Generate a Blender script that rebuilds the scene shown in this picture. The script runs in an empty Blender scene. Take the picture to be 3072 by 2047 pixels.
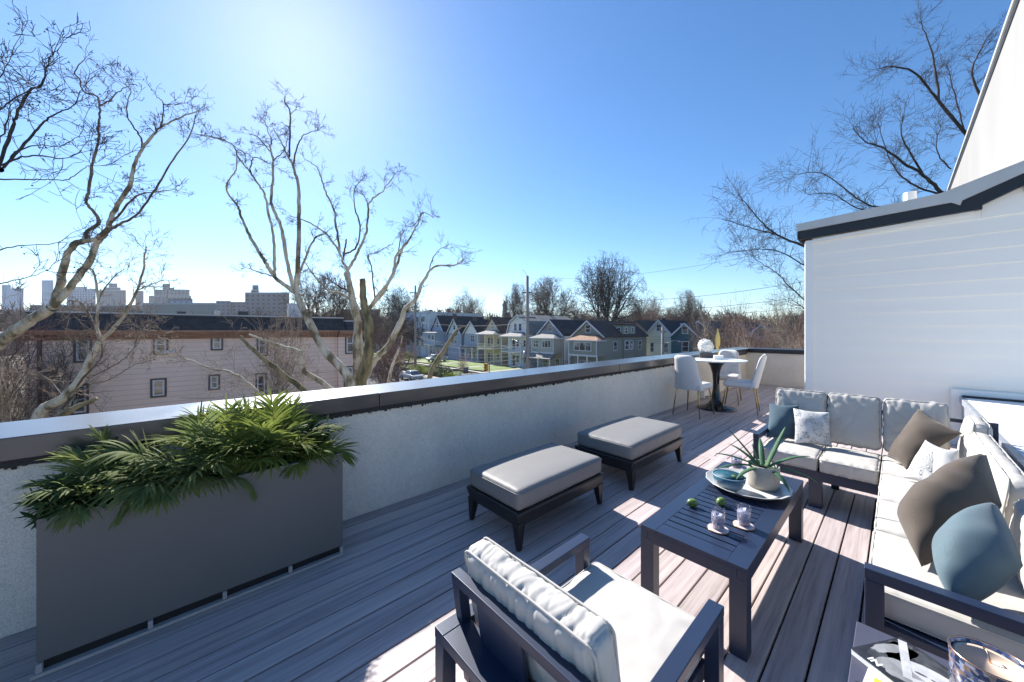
import bpy, bmesh, math, random
import numpy as np
from mathutils import Vector, Matrix, noise
R = math.radians
rnd = random.Random(7)
SC = bpy.context.scene
COL = SC.collection

# ------------------------------------------------------------------ camera, world, sun, exposure
HC = 1.6
YAW = 47.55
FX, FY = math.cos(R(YAW)), math.sin(R(YAW))
RX, RY = FY, -FX
FPH = 1060.0          # focal length in pixels of the 3072 wide photo
cam = bpy.data.cameras.new('camera')
cam.sensor_width = 36.0
cam.lens = 36.0 * FPH / 3072.0
cam.shift_y = -(1023.5 - 992.0) / 3072.0
cam.clip_start = 0.02
cam.clip_end = 6000.0
camo = bpy.data.objects.new('camera', cam)
camo.location = (0, 0, HC)
camo.rotation_euler = (R(90), 0, R(-(90 - YAW)))
COL.objects.link(camo)
SC.camera = camo

SUN = Vector((0.224, 1.150, 0.867)).normalized()
elev = math.asin(SUN.z)
azim = math.atan2(SUN.x, SUN.y)
world = bpy.data.worlds.new('World')
SC.world = world
world.use_nodes = True
wt = world.node_tree
bg = wt.nodes['Background']
sky = wt.nodes.new('ShaderNodeTexSky')
sky.sky_type = 'NISHITA'
sky.sun_disc = False
sky.sun_elevation = elev
sky.sun_rotation = azim
sky.altitude = 0
sky.air_density = 1.0
sky.dust_density = 0.2
sky.ozone_density = 5.0
hs = wt.nodes.new('ShaderNodeHueSaturation')
hs.inputs['Saturation'].default_value = 1.17
wt.links.new(sky.outputs[0], hs.inputs['Color'])
wt.links.new(hs.outputs[0], bg.inputs[0])
bg.inputs[1].default_value = 0.083
sl = bpy.data.lights.new('sun', 'SUN')
sl.energy = 5.0
sl.angle = R(0.55)
sl.color = (1.0, 0.965, 0.92)
so = bpy.data.objects.new('sun', sl)
so.rotation_euler = SUN.to_track_quat('Z', 'Y').to_euler()
so.location = (0, 0, 60)
COL.objects.link(so)
SC.view_settings.view_transform = 'Standard'
SC.view_settings.look = 'None'
SC.view_settings.exposure = 1.2
SC.view_settings.gamma = 1.0
SC.cycles.max_bounces = 8
SC.cycles.transparent_max_bounces = 16
SC.cycles.use_denoising = True

# ------------------------------------------------------------------ pixel helpers (photo pixels, 3072 wide)
def ray(u, v):
    dx = (u - 1536.0) / FPH
    return Vector((FX + dx * RX, FY + dx * RY, -(v - 992.0) / FPH))
def gp(u, v, z=0.0):
    r = ray(u, v); t = (z - HC) / r.z
    return Vector((r.x * t, r.y * t, z))
def dp(u, v, d):
    r = ray(u, v)
    return Vector((r.x * d, r.y * d, HC + r.z * d))
def ypl(u, v, Y):
    r = ray(u, v); t = Y / r.y
    return Vector((r.x * t, Y, HC + r.z * t))
def xpl(u, v, X):
    r = ray(u, v); t = X / r.x
    return Vector((X, r.y * t, HC + r.z * t))
K = 3072.0 / 2353.0

# ------------------------------------------------------------------ mesh building
ORG = {}
def tag(o, label=None, cat=None, group=None, kind=None):
    if label: o['label'] = label
    if cat: o['category'] = cat
    if group: o['group'] = group
    if kind: o['kind'] = kind
    return o
def thing(name, label, cat, loc=(0, 0, 0), group=None):
    o = bpy.data.objects.new(name, None)
    o.empty_display_size = 0.1
    COL.objects.link(o)
    o.location = loc
    ORG[o.name] = Vector(loc)
    return tag(o, label, cat, group)
def copy_tree(o, parent=None):
    c = o.copy(); COL.objects.link(c)
    if parent: c.parent = parent
    for ch in [x for x in COL.objects if x.parent == o]:
        copy_tree(ch, c)
    return c
class MB:
    def __init__(s): s.v = []; s.f = []
    def add(s, vs, fs):
        n = len(s.v); s.v.extend([tuple(x) for x in vs]); s.f.extend([tuple(i + n for i in f) for f in fs]); return s
    def box(s, x0, x1, y0, y1, z0, z1):
        if x0 > x1: x0, x1 = x1, x0
        if y0 > y1: y0, y1 = y1, y0
        if z0 > z1: z0, z1 = z1, z0
        return s.add([(x0,y0,z0),(x1,y0,z0),(x1,y1,z0),(x0,y1,z0),(x0,y0,z1),(x1,y0,z1),(x1,y1,z1),(x0,y1,z1)],
                     [(0,3,2,1),(4,5,6,7),(0,1,5,4),(1,2,6,5),(2,3,7,6),(3,0,4,7)])
    def hexa(s, b, t):   # 4 bottom, 4 top (counter-clockwise from above)
        return s.add(list(b) + list(t), [(0,3,2,1),(4,5,6,7),(0,1,5,4),(1,2,6,5),(2,3,7,6),(3,0,4,7)])
    def beam(s, a, b, w, h, up=Vector((0,0,1))):   # bar from a to b
        a, b = Vector(a), Vector(b); d = (b - a).normalized()
        up = Vector(up)
        x = d.cross(up)
        if x.length < 1e-4: x = d.cross(Vector((1,0,0)))
        x.normalize(); y = x.cross(d).normalized()
        x *= w / 2; y *= h / 2
        return s.add([a-x-y, a+x-y, a+x+y, a-x+y, b-x-y, b+x-y, b+x+y, b-x+y],
                     [(0,1,2,3),(4,7,6,5),(0,4,5,1),(1,5,6,2),(2,6,7,3),(3,7,4,0)])
    def prism(s, pts, off):   # planar polygon pts extruded by vector off
        n = len(pts); off = Vector(off); pts = [Vector(p) for p in pts]
        return s.add(pts + [p + off for p in pts], [tuple(range(n))[::-1], tuple(range(n, 2*n))] +
                     [(i, (i+1) % n, n + (i+1) % n, n + i) for i in range(n)])
    def tube(s, pts, rad, n=8, cap=True):
        pts = [Vector(p) for p in pts]
        if not hasattr(rad, '__len__'): rad = [rad] * len(pts)
        m = len(pts); vs = []; ref = None
        for i, p in enumerate(pts):
            d = (pts[min(i+1, m-1)] - pts[max(i-1, 0)])
            if d.length < 1e-9: d = Vector((0,0,1))
            d.normalize()
            if ref is None:
                ref = d.orthogonal().normalized()
            a = (ref - d * ref.dot(d))
            if a.length < 1e-6: a = d.orthogonal()
            a.normalize(); ref = a; b = d.cross(a)
            for k in range(n):
                t = 2 * math.pi * k / n
                vs.append(p + (a * math.cos(t) + b * math.sin(t)) * rad[i])
        fs = [(i*n+k, i*n+(k+1) % n, (i+1)*n+(k+1) % n, (i+1)*n+k) for i in range(m-1) for k in range(n)]
        if cap: fs += [tuple(range(n))[::-1], tuple(range((m-1)*n, m*n))]
        return s.add(vs, fs)
    def lathe(s, prof, c, n=32):   # prof list of (r, z), open profile
        c = Vector(c); vs = []; m = len(prof)
        for r, z in prof:
            for k in range(n):
                t = 2 * math.pi * k / n
                vs.append((c.x + r * math.cos(t), c.y + r * math.sin(t), c.z + z))
        fs = [(i*n+k, i*n+(k+1) % n, (i+1)*n+(k+1) % n, (i+1)*n+k) for i in range(m-1) for k in range(n)]
        if prof[0][0] > 1e-5: fs.append(tuple(range(n))[::-1])
        if prof[-1][0] > 1e-5: fs.append(tuple(range((m-1)*n, m*n)))
        return s.add(vs, fs)
    def ball(s, c, r, n=12, m=8, sq=1.0):
        prof = [(max(1e-6, r * math.sin(math.pi * i / m)), -r * sq * math.cos(math.pi * i / m)) for i in range(m+1)]
        return s.lathe(prof, c, n)
    def build(s, name, mat, parent=None, smooth=False, bevel=0, fix=True, seg=2):
        me = bpy.data.meshes.new(name)
        off = ORG.get(parent.name, Vector()) if parent else Vector()
        vs = [(x - off.x, y - off.y, z - off.z) for x, y, z in s.v] if parent else s.v
        me.from_pydata(vs, [], s.f)
        if fix:
            bm = bmesh.new(); bm.from_mesh(me)
            bmesh.ops.recalc_face_normals(bm, faces=bm.faces)
            bm.to_mesh(me); bm.free()
        me.materials.append(mat)
        o = bpy.data.objects.new(name, me); COL.objects.link(o)
        if parent: o.parent = parent
        ORG[o.name] = off
        if smooth: me.polygons.foreach_set('use_smooth', [True] * len(me.polygons))
        if bevel:
            b = o.modifiers.new('bevel', 'BEVEL'); b.width = bevel; b.segments = seg; b.limit_method = 'ANGLE'
            b.angle_limit = R(40)
            me.polygons.foreach_set('use_smooth', [True] * len(me.polygons))
            b.harden_normals = True
        return o
def fastmesh(name, V, Q, mat, parent=None, smooth=True, tri=None):
    off = ORG.get(parent.name, Vector()) if parent else Vector()
    V = np.asarray(V, np.float32) - np.array(off, np.float32)
    Q = np.asarray(Q, np.int32)
    k = Q.shape[1]
    me = bpy.data.meshes.new(name)
    me.vertices.add(len(V)); me.vertices.foreach_set('co', V.ravel())
    me.loops.add(Q.size); me.loops.foreach_set('vertex_index', Q.ravel())
    me.polygons.add(len(Q)); me.polygons.foreach_set('loop_start', np.arange(len(Q), dtype=np.int32) * k)
    me.polygons.foreach_set('loop_total', np.full(len(Q), k, np.int32))
    me.polygons.foreach_set('use_smooth', np.full(len(Q), smooth))
    me.update(calc_edges=True)
    me.materials.append(mat)
    o = bpy.data.objects.new(name, me); COL.objects.link(o)
    if parent: o.parent = parent
    ORG[o.name] = off
    return o

# ------------------------------------------------------------------ materials
def newmat(name):
    m = bpy.data.materials.new(name); m.use_nodes = True
    nt = m.node_tree; p = nt.nodes['Principled BSDF']
    return m, nt, p
def coords(nt, scale=(1, 1, 1)):
    g = nt.nodes.new('ShaderNodeNewGeometry'); mp = nt.nodes.new('ShaderNodeMapping')
    mp.inputs['Scale'].default_value = scale
    nt.links.new(g.outputs['Position'], mp.inputs[0])
    return mp.outputs[0]
def nz(nt, vec, scale, detail=4, rough=0.6):
    n = nt.nodes.new('ShaderNodeTexNoise')
    n.inputs['Scale'].default_value = scale; n.inputs['Detail'].default_value = detail; n.inputs['Roughness'].default_value = rough
    nt.links.new(vec, n.inputs['Vector'])
    return n.outputs['Fac']
def ramp(nt, fac, stops):
    r = nt.nodes.new('ShaderNodeValToRGB')
    e = r.color_ramp.elements
    while len(e) < len(stops): e.new(0.5)
    for i, (p, c) in enumerate(stops):
        e[i].position = p; e[i].color = (*c, 1)
    nt.links.new(fac, r.inputs[0])
    return r.outputs[0]
def bump(nt, p, h, strength=0.3, dist=0.01, prev=None):
    b = nt.nodes.new('ShaderNodeBump')
    b.inputs['Strength'].default_value = strength; b.inputs['Distance'].default_value = dist
    nt.links.new(h, b.inputs['Height'])
    if prev is not None: nt.links.new(prev, b.inputs['Normal'])
    nt.links.new(b.outputs[0], p.inputs['Normal'])
    return b.outputs[0]
def mth(nt, op, a, b=None):
    n = nt.nodes.new('ShaderNodeMath'); n.operation = op
    for i, x in enumerate((a, b)):
        if x is None: continue
        if isinstance(x, (int, float)): n.inputs[i].default_value = x
        else: nt.links.new(x, n.inputs[i])
    return n.outputs[0]
def mixc(nt, fac, a, b, mode='MIX'):
    n = nt.nodes.new('ShaderNodeMix'); n.data_type = 'RGBA'; n.blend_type = mode
    for i, x in ((0, fac), (6, a), (7, b)):
        if isinstance(x, (int, float)): n.inputs[i].default_value = x
        elif isinstance(x, tuple): n.inputs[i].default_value = (*x, 1)
        else: nt.links.new(x, n.inputs[i])
    return n.outputs[2]
def sepxyz(nt, vec):
    n = nt.nodes.new('ShaderNodeSeparateXYZ'); nt.links.new(vec, n.inputs[0]); return n.outputs
def sc(c, k): return tuple(min(1, x * k) for x in c)
def pm(name, col, rough=0.6, var=0.12, vs=3.0, bs=0, bst=0.2, bd=0.005, metal=0, spec=0.5, detail=5, stretch=(1,1,1), **kw):
    m, nt, p = newmat(name)
    p.inputs['Roughness'].default_value = rough
    p.inputs['Metallic'].default_value = metal
    p.inputs['Specular IOR Level'].default_value = spec
    v = coords(nt, stretch)
    if var:
        f = nz(nt, v, vs, detail)
        nt.links.new(ramp(nt, f, [(0.3, sc(col, 1 - var)), (0.7, sc(col, 1 + var))]), p.inputs['Base Color'])
    else:
        p.inputs['Base Color'].default_value = (*col, 1)
    if bs: bump(nt, p, nz(nt, v, bs, 6), bst, bd)
    for k, x in kw.items(): p.inputs[k].default_value = x
    return m
def lap(name, col, period, rough=0.6, var=0.1, strength=0.6, dist=0.02, off=0.0):   # lapped siding seen from afar
    m, nt, p = newmat(name); p.inputs['Roughness'].default_value = rough
    v = coords(nt)
    f = nz(nt, v, 0.7, 5)
    f2 = nz(nt, coords(nt, (1, 1, 12)), 2.0, 4)
    c = ramp(nt, mth(nt, 'ADD', mth(nt, 'MULTIPLY', f, 0.6), mth(nt, 'MULTIPLY', f2, 0.4)), [(0.3, sc(col, 1 - var)), (0.7, sc(col, 1 + var))])
    z = sepxyz(nt, v)[2]
    fr = mth(nt, 'FRACT', mth(nt, 'MULTIPLY', mth(nt, 'ADD', z, 100 + off), 1 / period))
    seam = ramp(nt, fr, [(0.0, (0.6,) * 3), (0.13, (1, 1, 1))])
    nt.links.new(mixc(nt, 1.0, c, seam, 'MULTIPLY'), p.inputs['Base Color'])
    bump(nt, p, mth(nt, 'SUBTRACT', 1.0, fr), strength, dist)
    return m
def shingle(name, col, axis='X', sx=0.3, sz=0.14, var=0.25):
    m, nt, p = newmat(name); p.inputs['Roughness'].default_value = 0.85
    v = coords(nt); s = sepxyz(nt, v)
    cb = nt.nodes.new('ShaderNodeCombineXYZ')
    nt.links.new(s[0 if axis == 'X' else 1], cb.inputs[0]); nt.links.new(s[2], cb.inputs[1])
    br = nt.nodes.new('ShaderNodeTexBrick')
    br.inputs['Scale'].default_value = 1.0
    br.inputs['Brick Width'].default_value = sx; br.inputs['Row Height'].default_value = sz
    br.inputs['Mortar Size'].default_value = 0.008
    br.inputs['Color1'].default_value = (*sc(col, 1 - var), 1); br.inputs['Color2'].default_value = (*sc(col, 1 + var), 1)
    br.inputs['Mortar'].default_value = (*sc(col, 0.45), 1)
    nt.links.new(cb.outputs[0], br.inputs['Vector'])
    big = nz(nt, v, 0.8, 4)
    nt.links.new(mixc(nt, 1.0, br.outputs['Color'], ramp(nt, big, [(0.3, (0.75,) * 3), (0.7, (1,) * 3)]), 'MULTIPLY'), p.inputs['Base Color'])
    bump(nt, p, br.outputs['Fac'], 0.4, -0.01)
    return m

M = {}
# deck boards
m, nt, p = newmat('composite_deck')
v = coords(nt); s = sepxyz(nt, v)
idx = mth(nt, 'FLOOR', mth(nt, 'MULTIPLY', mth(nt, 'SUBTRACT', s[1], 0.143), 1 / 0.144))
wn = nt.nodes.new('ShaderNodeTexWhiteNoise'); wn.noise_dimensions = '1D'; nt.links.new(idx, wn.inputs['W'])
cb = nt.nodes.new('ShaderNodeCombineXYZ')
nt.links.new(mth(nt, 'MULTIPLY', s[0], 1.6), cb.inputs[0])
nt.links.new(mth(nt, 'MULTIPLY', s[1], 42.0), cb.inputs[1]); nt.links.new(mth(nt, 'MULTIPLY', idx, 7.3), cb.inputs[2])
g1 = nz(nt, cb.outputs[0], 1.0, 8, 0.65)
cb2 = nt.nodes.new('ShaderNodeCombineXYZ')
nt.links.new(mth(nt, 'MULTIPLY', s[0], 0.5), cb2.inputs[0]); nt.links.new(mth(nt, 'MULTIPLY', s[1], 9.0), cb2.inputs[1]); nt.links.new(mth(nt, 'MULTIPLY', idx, 3.1), cb2.inputs[2])
g2 = nz(nt, cb2.outputs[0], 1.3, 4)
wv = nt.nodes.new('ShaderNodeTexWave'); wv.bands_direction = 'Y'
wv.inputs['Scale'].default_value = 16.0; wv.inputs['Distortion'].default_value = 9.0; wv.inputs['Detail'].default_value = 3.0; wv.inputs['Detail Scale'].default_value = 0.6
cb3 = nt.nodes.new('ShaderNodeCombineXYZ')
nt.links.new(mth(nt, 'MULTIPLY', s[0], 0.12), cb3.inputs[0]); nt.links.new(s[1], cb3.inputs[1]); nt.links.new(mth(nt, 'MULTIPLY', idx, 1.7), cb3.inputs[2])
nt.links.new(cb3.outputs[0], wv.inputs['Vector'])
gg = mth(nt, 'ADD', mth(nt, 'MULTIPLY', g1, 0.62), mth(nt, 'MULTIPLY', g2, 0.38))
c = ramp(nt, gg, [(0.33, (0.28, 0.228, 0.215)), (0.5, (0.465, 0.398, 0.38)), (0.68, (0.60, 0.525, 0.50))])
tone = ramp(nt, wn.outputs['Value'], [(0.0, (0.84, 0.83, 0.84)), (0.5, (0.97, 0.95, 0.97)), (1.0, (1.0, 0.98, 0.95))])
nt.links.new(mixc(nt, 1.0, c, tone, 'MULTIPLY'), p.inputs['Base Color'])
p.inputs['Roughness'].default_value = 0.55
p.inputs['Specular IOR Level'].default_value = 0.35
bump(nt, p, gg, 0.35, 0.004)
M['deck'] = m
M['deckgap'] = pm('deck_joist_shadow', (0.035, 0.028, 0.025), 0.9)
# stucco of the parapet
m, nt, p = newmat('speckled_stucco')
v = coords(nt)
f1 = nz(nt, v, 170, 3, 0.7); f2 = nz(nt, v, 2.2, 5); f3 = nz(nt, v, 14, 5)
c = ramp(nt, f1, [(0.34, (0.55, 0.50, 0.43)), (0.5, (0.74, 0.68, 0.585)), (0.68, (0.85, 0.79, 0.69))])
st = ramp(nt, mth(nt, 'ADD', mth(nt, 'MULTIPLY', f2, 0.6), mth(nt, 'MULTIPLY', f3, 0.4)), [(0.3, (0.82, 0.82, 0.83)), (0.65, (1, 1, 1))])
z = s2 = sepxyz(nt, v)[2]
nt.links.new(mixc(nt, 1.0, c, st, 'MULTIPLY'), p.inputs['Base Color'])
p.inputs['Roughness'].default_value = 0.95
bump(nt, p, f1, 0.5, 0.006)
M['stucco'] = m
M['coping'] = pm('coping_metal', (0.036, 0.033, 0.034), 0.34, 0.15, 5, bs=60, bst=0.03, spec=0.5, **{'Coat Weight': 0.5, 'Coat Roughness': 0.14, 'Coat IOR': 1.6})
M['copingdark'] = pm('coping_dark_strip', (0.02, 0.018, 0.018), 0.7, 0.4, 60, bs=80, bst=0.6)  # near-black, for the drip strip and the ragged sealant
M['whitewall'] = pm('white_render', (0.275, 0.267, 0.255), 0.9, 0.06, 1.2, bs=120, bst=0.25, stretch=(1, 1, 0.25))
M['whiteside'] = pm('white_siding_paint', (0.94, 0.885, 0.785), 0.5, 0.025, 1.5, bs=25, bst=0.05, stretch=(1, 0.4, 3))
M['whitetrim'] = pm('white_trim_paint', (0.88, 0.86, 0.81), 0.45, 0.02, 2)
M['flash'] = pm('grey_flashing', (0.52, 0.52, 0.50), 0.4, 0.06, 2.5, spec=0.4)
M['fascia'] = pm('black_fascia', (0.014, 0.015, 0.019), 0.4, 0.15, 8)
M['galv'] = pm('galvanised_flashing', (0.40, 0.42, 0.45), 0.45, 0.15, 9, metal=0.5, bs=30, bst=0.1)
m, nt, p = newmat('white_roof_coat')
v = coords(nt); f = nz(nt, v, 60, 4, 0.7); f2 = nz(nt, v, 3, 4)
nt.links.new(mixc(nt, 1.0, ramp(nt, f, [(0.27, (0.45, 0.47, 0.5)), (0.4, (0.80, 0.81, 0.82)), (0.6, (0.88, 0.88, 0.88))]), ramp(nt, f2, [(0.3, (0.9, 0.9, 0.92)), (0.6, (1, 1, 1))]), 'MULTIPLY'), p.inputs['Base Color'])
p.inputs['Roughness'].default_value = 0.9
bump(nt, p, f, 0.6, 0.01)
M['roofcoat'] = m
# furniture
M['alu'] = pm('charcoal_powder_coat', (0.015, 0.025, 0.054), 0.36, 0.08, 6, bs=900, bst=0.06, bd=0.001, spec=0.55)
M['ottoframe'] = pm('black_resin', (0.016, 0.015, 0.015), 0.38, 0.1, 8, spec=0.5)
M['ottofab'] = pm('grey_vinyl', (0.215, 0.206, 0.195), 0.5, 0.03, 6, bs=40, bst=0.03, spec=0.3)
M['cream'] = pm('off_white_canvas', (0.455, 0.43, 0.395), 0.85, 0.05, 6, bs=420, bst=0.25, bd=0.001, spec=0.2)
M['planter'] = pm('planter_grey_paint', (0.122, 0.120, 0.115), 0.55, 0.05, 2, bs=300, bst=0.05, bd=0.001, spec=0.3)
M['planterbase'] = pm('planter_base_metal', (0.33, 0.32, 0.31), 0.45, 0.05, 4)
M['soil'] = pm('dark_soil', (0.022, 0.017, 0.012), 0.95, 0.5, 60, bs=50, bst=1.0, bd=0.02)
def leafmat(name, c0, c1, rough=0.42, trans=0.12):
    m, nt, p = newmat(name)
    v = coords(nt)
    f = nz(nt, v, 9, 4)
    nt.links.new(ramp(nt, f, [(0.3, c0), (0.7, c1)]), p.inputs['Base Color'])
    p.inputs['Roughness'].default_value = rough; p.inputs['Specular IOR Level'].default_value = 0.12
    tr = nt.nodes.new('ShaderNodeBsdfTranslucent'); nt.links.new(ramp(nt, f, [(0.3, sc(c0, 1.5)), (0.7, sc(c1, 1.6))]), tr.inputs[0])
    mx = nt.nodes.new('ShaderNodeMixShader'); mx.inputs[0].default_value = trans
    out = nt.nodes['Material Output']
    nt.links.new(p.outputs[0], mx.inputs[1]); nt.links.new(tr.outputs[0], mx.inputs[2]); nt.links.new(mx.outputs[0], out.inputs[0])
    return m
M['palm'] = leafmat('palm_leaf', (0.08, 0.11, 0.020), (0.20, 0.235, 0.055), .75, trans=0.35)
M['palm2'] = leafmat('pale_palm_leaf', (0.095, 0.13, 0.042), (0.235, 0.265, 0.10), .75, trans=0.35)
M['shrub'] = leafmat('dark_shrub_leaf', (0.02, 0.042, 0.012), (0.06, 0.095, 0.03), trans=0.2)
M['agave'] = leafmat('blue_green_leaf', (0.05, 0.12, 0.075), (0.11, 0.20, 0.10), 0.45, 0.1)
M['pot'] = pm('stoneware', (0.36, 0.33, 0.285), 0.75, 0.12, 12, bs=80, bst=0.15, stretch=(1, 1, 2))
M['tray'] = pm('cream_enamel', (0.50, 0.485, 0.455), 0.25, 0.02, 4, spec=0.5)
M['lime'] = pm('lime_skin', (0.10, 0.17, 0.035), 0.4, 0.35, 18, bs=150, bst=0.2, bd=0.001)
M['gold'] = pm('brass', (0.52, 0.39, 0.16), 0.28, 0.05, 10, metal=1.0)
M['vinylwhite'] = pm('white_leather', (0.60, 0.585, 0.57), 0.5, 0.02, 4, spec=0.35)
M['blackgloss'] = pm('black_lacquer', (0.012, 0.012, 0.014), 0.1, 0.1, 4, spec=0.7)
m, nt, p = newmat('white_marble')
v = coords(nt); f = nz(nt, v, 6, 8, 0.75)
nt.links.new(ramp(nt, f, [(0.42, (0.84, 0.84, 0.84)), (0.5, (0.60, 0.60, 0.62)), (0.56, (0.86, 0.86, 0.86))]), p.inputs['Base Color']); p.inputs['Roughness'].default_value = 0.2
M['marble'] = m
def fabric(name, c0, c1, sc_=320, trans=None):
    m, nt, p = newmat(name)
    tc = nt.nodes.new('ShaderNodeTexCoord')
    v = coords(nt); f = nz(nt, v, 3, 4)
    ck = nt.nodes.new('ShaderNodeTexChecker'); ck.inputs['Scale'].default_value = sc_
    nt.links.new(v, ck.inputs['Vector'])
    c = ramp(nt, f, [(0.3, c0), (0.7, c1)])
    nt.links.new(mixc(nt, 0.25, c, mixc(nt, 1.0, c, ck.outputs['Color'], 'MULTIPLY')), p.inputs['Base Color'])
    p.inputs['Roughness'].default_value = 0.8; p.inputs['Specular IOR Level'].default_value = 0.25
    p.inputs['Sheen Weight'].default_value = 0.15
    bump(nt, p, nz(nt, v, sc_, 2), 0.12, 0.001)
    return m
M['teal'] = fabric('slate_teal_velvet', (0.045, 0.085, 0.115), (0.07, 0.12, 0.155))
M['teal2'] = fabric('slate_blue_weave', (0.085, 0.13, 0.152), (0.118, 0.168, 0.19))
M['brown'] = fabric('taupe_weave', (0.080, 0.061, 0.046), (0.118, 0.094, 0.075))
def printed(name, scale, thr, ink):
    m, nt, p = newmat(name)
    tc = nt.nodes.new('ShaderNodeTexCoord')
    mp = nt.nodes.new('ShaderNodeMapping'); nt.links.new(tc.outputs['UV'], mp.inputs[0])
    vo = nt.nodes.new('ShaderNodeTexVoronoi'); vo.inputs['Scale'].default_value = scale; vo.feature = 'DISTANCE_TO_EDGE'
    nt.links.new(mp.outputs[0], vo.inputs['Vector'])
    f = nz(nt, mp.outputs[0], 55, 4, 0.7); f2 = nz(nt, mp.outputs[0], 3.2, 2)
    a = mth(nt, 'LESS_THAN', mth(nt, 'ADD', vo.outputs['Distance'], mth(nt, 'MULTIPLY', f, 0.10)), thr)
    b = mth(nt, 'GREATER_THAN', f2, 0.47)
    nt.links.new(mixc(nt, mth(nt, 'MULTIPLY', mth(nt, 'MULTIPLY', a, b), 0.85), (0.52, 0.515, 0.50), ink), p.inputs['Base Color'])
    p.inputs['Roughness'].default_value = 0.85
    return m
M['print1'] = printed('lace_print', 22, 0.11, (0.09, 0.10, 0.10))
M['lace'] = printed('white_lace', 30, 0.07, (0.42, 0.43, 0.42))
# floral: concentric petals
m, nt, p = newmat('floral_print')
tc = nt.nodes.new('ShaderNodeTexCoord'); uvs = sepxyz(nt, tc.outputs['UV'])
dx = mth(nt, 'SUBTRACT', uvs[0], 0.55); dy = mth(nt, 'SUBTRACT', uvs[1], 0.5)
rr = mth(nt, 'SQRT', mth(nt, 'ADD', mth(nt, 'MULTIPLY', dx, dx), mth(nt, 'MULTIPLY', dy, dy)))
an = mth(nt, 'ARCTAN2', dy, dx)
pet = mth(nt, 'MULTIPLY', mth(nt, 'ADD', mth(nt, 'MULTIPLY', mth(nt, 'SINE', mth(nt, 'MULTIPLY', an, 8.0)), 0.25), 1.0), rr)
ring = mth(nt, 'SINE', mth(nt, 'MULTIPLY', pet, 95.0))
fn = nz(nt, tc.outputs['UV'], 60, 4, 0.7)
ink = mth(nt, 'MULTIPLY', mth(nt, 'GREATER_THAN', mth(nt, 'ADD', ring, mth(nt, 'MULTIPLY', mth(nt, 'SUBTRACT', fn, 0.5), 5.0)), 0.15), mth(nt, 'LESS_THAN', pet, 0.34))
nt.links.new(mixc(nt, mth(nt, 'MULTIPLY', ink, 0.8), (0.56, 0.555, 0.55), (0.06, 0.06, 0.06)), p.inputs['Base Color']); p.inputs['Roughness'].default_value = 0.85
M['floral'] = m
def glassmat(name, col, rough=0.0, ior=1.12):
    m, nt, p = newmat(name)
    p.inputs['Base Color'].default_value = (*col, 1); p.inputs['Roughness'].default_value = rough
    p.inputs['Transmission Weight'].default_value = 1.0; p.inputs['IOR'].default_value = ior
    return m
m, nt, p = newmat('lilac_glass')
tr = nt.nodes.new('ShaderNodeBsdfTransparent'); tr.inputs[0].default_value = (.91, .90, .95, 1)
gl = nt.nodes.new('ShaderNodeBsdfGlossy'); gl.inputs['Roughness'].default_value = .03
lw = nt.nodes.new('ShaderNodeLayerWeight'); lw.inputs[0].default_value = .35
fr_ = mth(nt, 'ADD', mth(nt, 'MULTIPLY', mth(nt, 'POWER', lw.outputs['Facing'], 2.0), .6), .05)
mx = nt.nodes.new('ShaderNodeMixShader'); nt.links.new(fr_, mx.inputs[0]); nt.links.new(tr.outputs[0], mx.inputs[1]); nt.links.new(gl.outputs[0], mx.inputs[2])
nt.links.new(mx.outputs[0], nt.nodes['Material Output'].inputs[0])
M['glass'] = m
M['ice'] = pm('lilac_ice', (0.66, 0.66, 0.71), 0.12, 0.45, 110, **{'Transmission Weight': 0.3, 'IOR': 1.2})
M['coaster'] = pm('pink_agate', (0.60, 0.50, 0.47), 0.25, 0.15, 25)
M['coasterrim'] = pm('copper_rim', (0.35, 0.20, 0.12), 0.3, 0.2, 20, metal=0.8)
M['wax'] = pm('candle_wax', (0.62, 0.47, 0.36), 0.4, 0.05, 15, spec=0.4)
M['copper'] = pm('rose_copper', (0.62, 0.36, 0.24), 0.25, 0.1, 10, metal=1.0)
m, nt, p = newmat('iridescent_mosaic')
v = coords(nt); vo = nt.nodes.new('ShaderNodeTexVoronoi'); vo.inputs['Scale'].default_value = 90; nt.links.new(v, vo.inputs['Vector'])
nt.links.new(ramp(nt, sepxyz(nt, vo.outputs['Color'])[0], [(0.1, (0.03, 0.04, 0.08)), (0.4, (0.09, 0.13, 0.26)), (0.65, (0.20, 0.13, 0.10)), (0.95, (0.30, 0.34, 0.45))]), p.inputs['Base Color'])
p.inputs['Roughness'].default_value = 0.15; p.inputs['Metallic'].default_value = 0.4
M['mosaic'] = m
m, nt, p = newmat('blue_glaze')
v = coords(nt); z = sepxyz(nt, v)[2]; f = nz(nt, v, 10, 3)
zz = mth(nt, 'ADD', z, mth(nt, 'MULTIPLY', f, 0.05))
nt.links.new(ramp(nt, mth(nt, 'MULTIPLY', mth(nt, 'SUBTRACT', zz, 0.465), 8.0), [(0.1, (0.18, 0.25, 0.30)), (0.3, (0.40, 0.44, 0.46)), (0.6, (0.34, 0.40, 0.43)), (0.85, (0.03, 0.11, 0.16))]), p.inputs['Base Color'])
p.inputs['Roughness'].default_value = 0.2
M['bowl'] = m
M['bowlin'] = pm('teal_glaze', (0.010, 0.06, 0.09), 0.55, 0.5, 40, spec=0.25)
M['bowlrim'] = pm('pale_blue_glaze', (0.30, 0.42, 0.48), 0.35, 0.05, 10)
M['paper'] = pm('paper', (0.72, 0.72, 0.70), 0.7, 0.03, 10)
M['ink'] = pm('cover_black', (0.022, 0.022, 0.024), 0.3, 0.3, 14)
M['cover1'] = pm('cover_grey_dark', (0.05, 0.05, 0.052), 0.3, 0.6, 25)
M['cover2'] = pm('cover_grey_mid', (0.22, 0.22, 0.22), 0.3, 0.35, 18)
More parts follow.
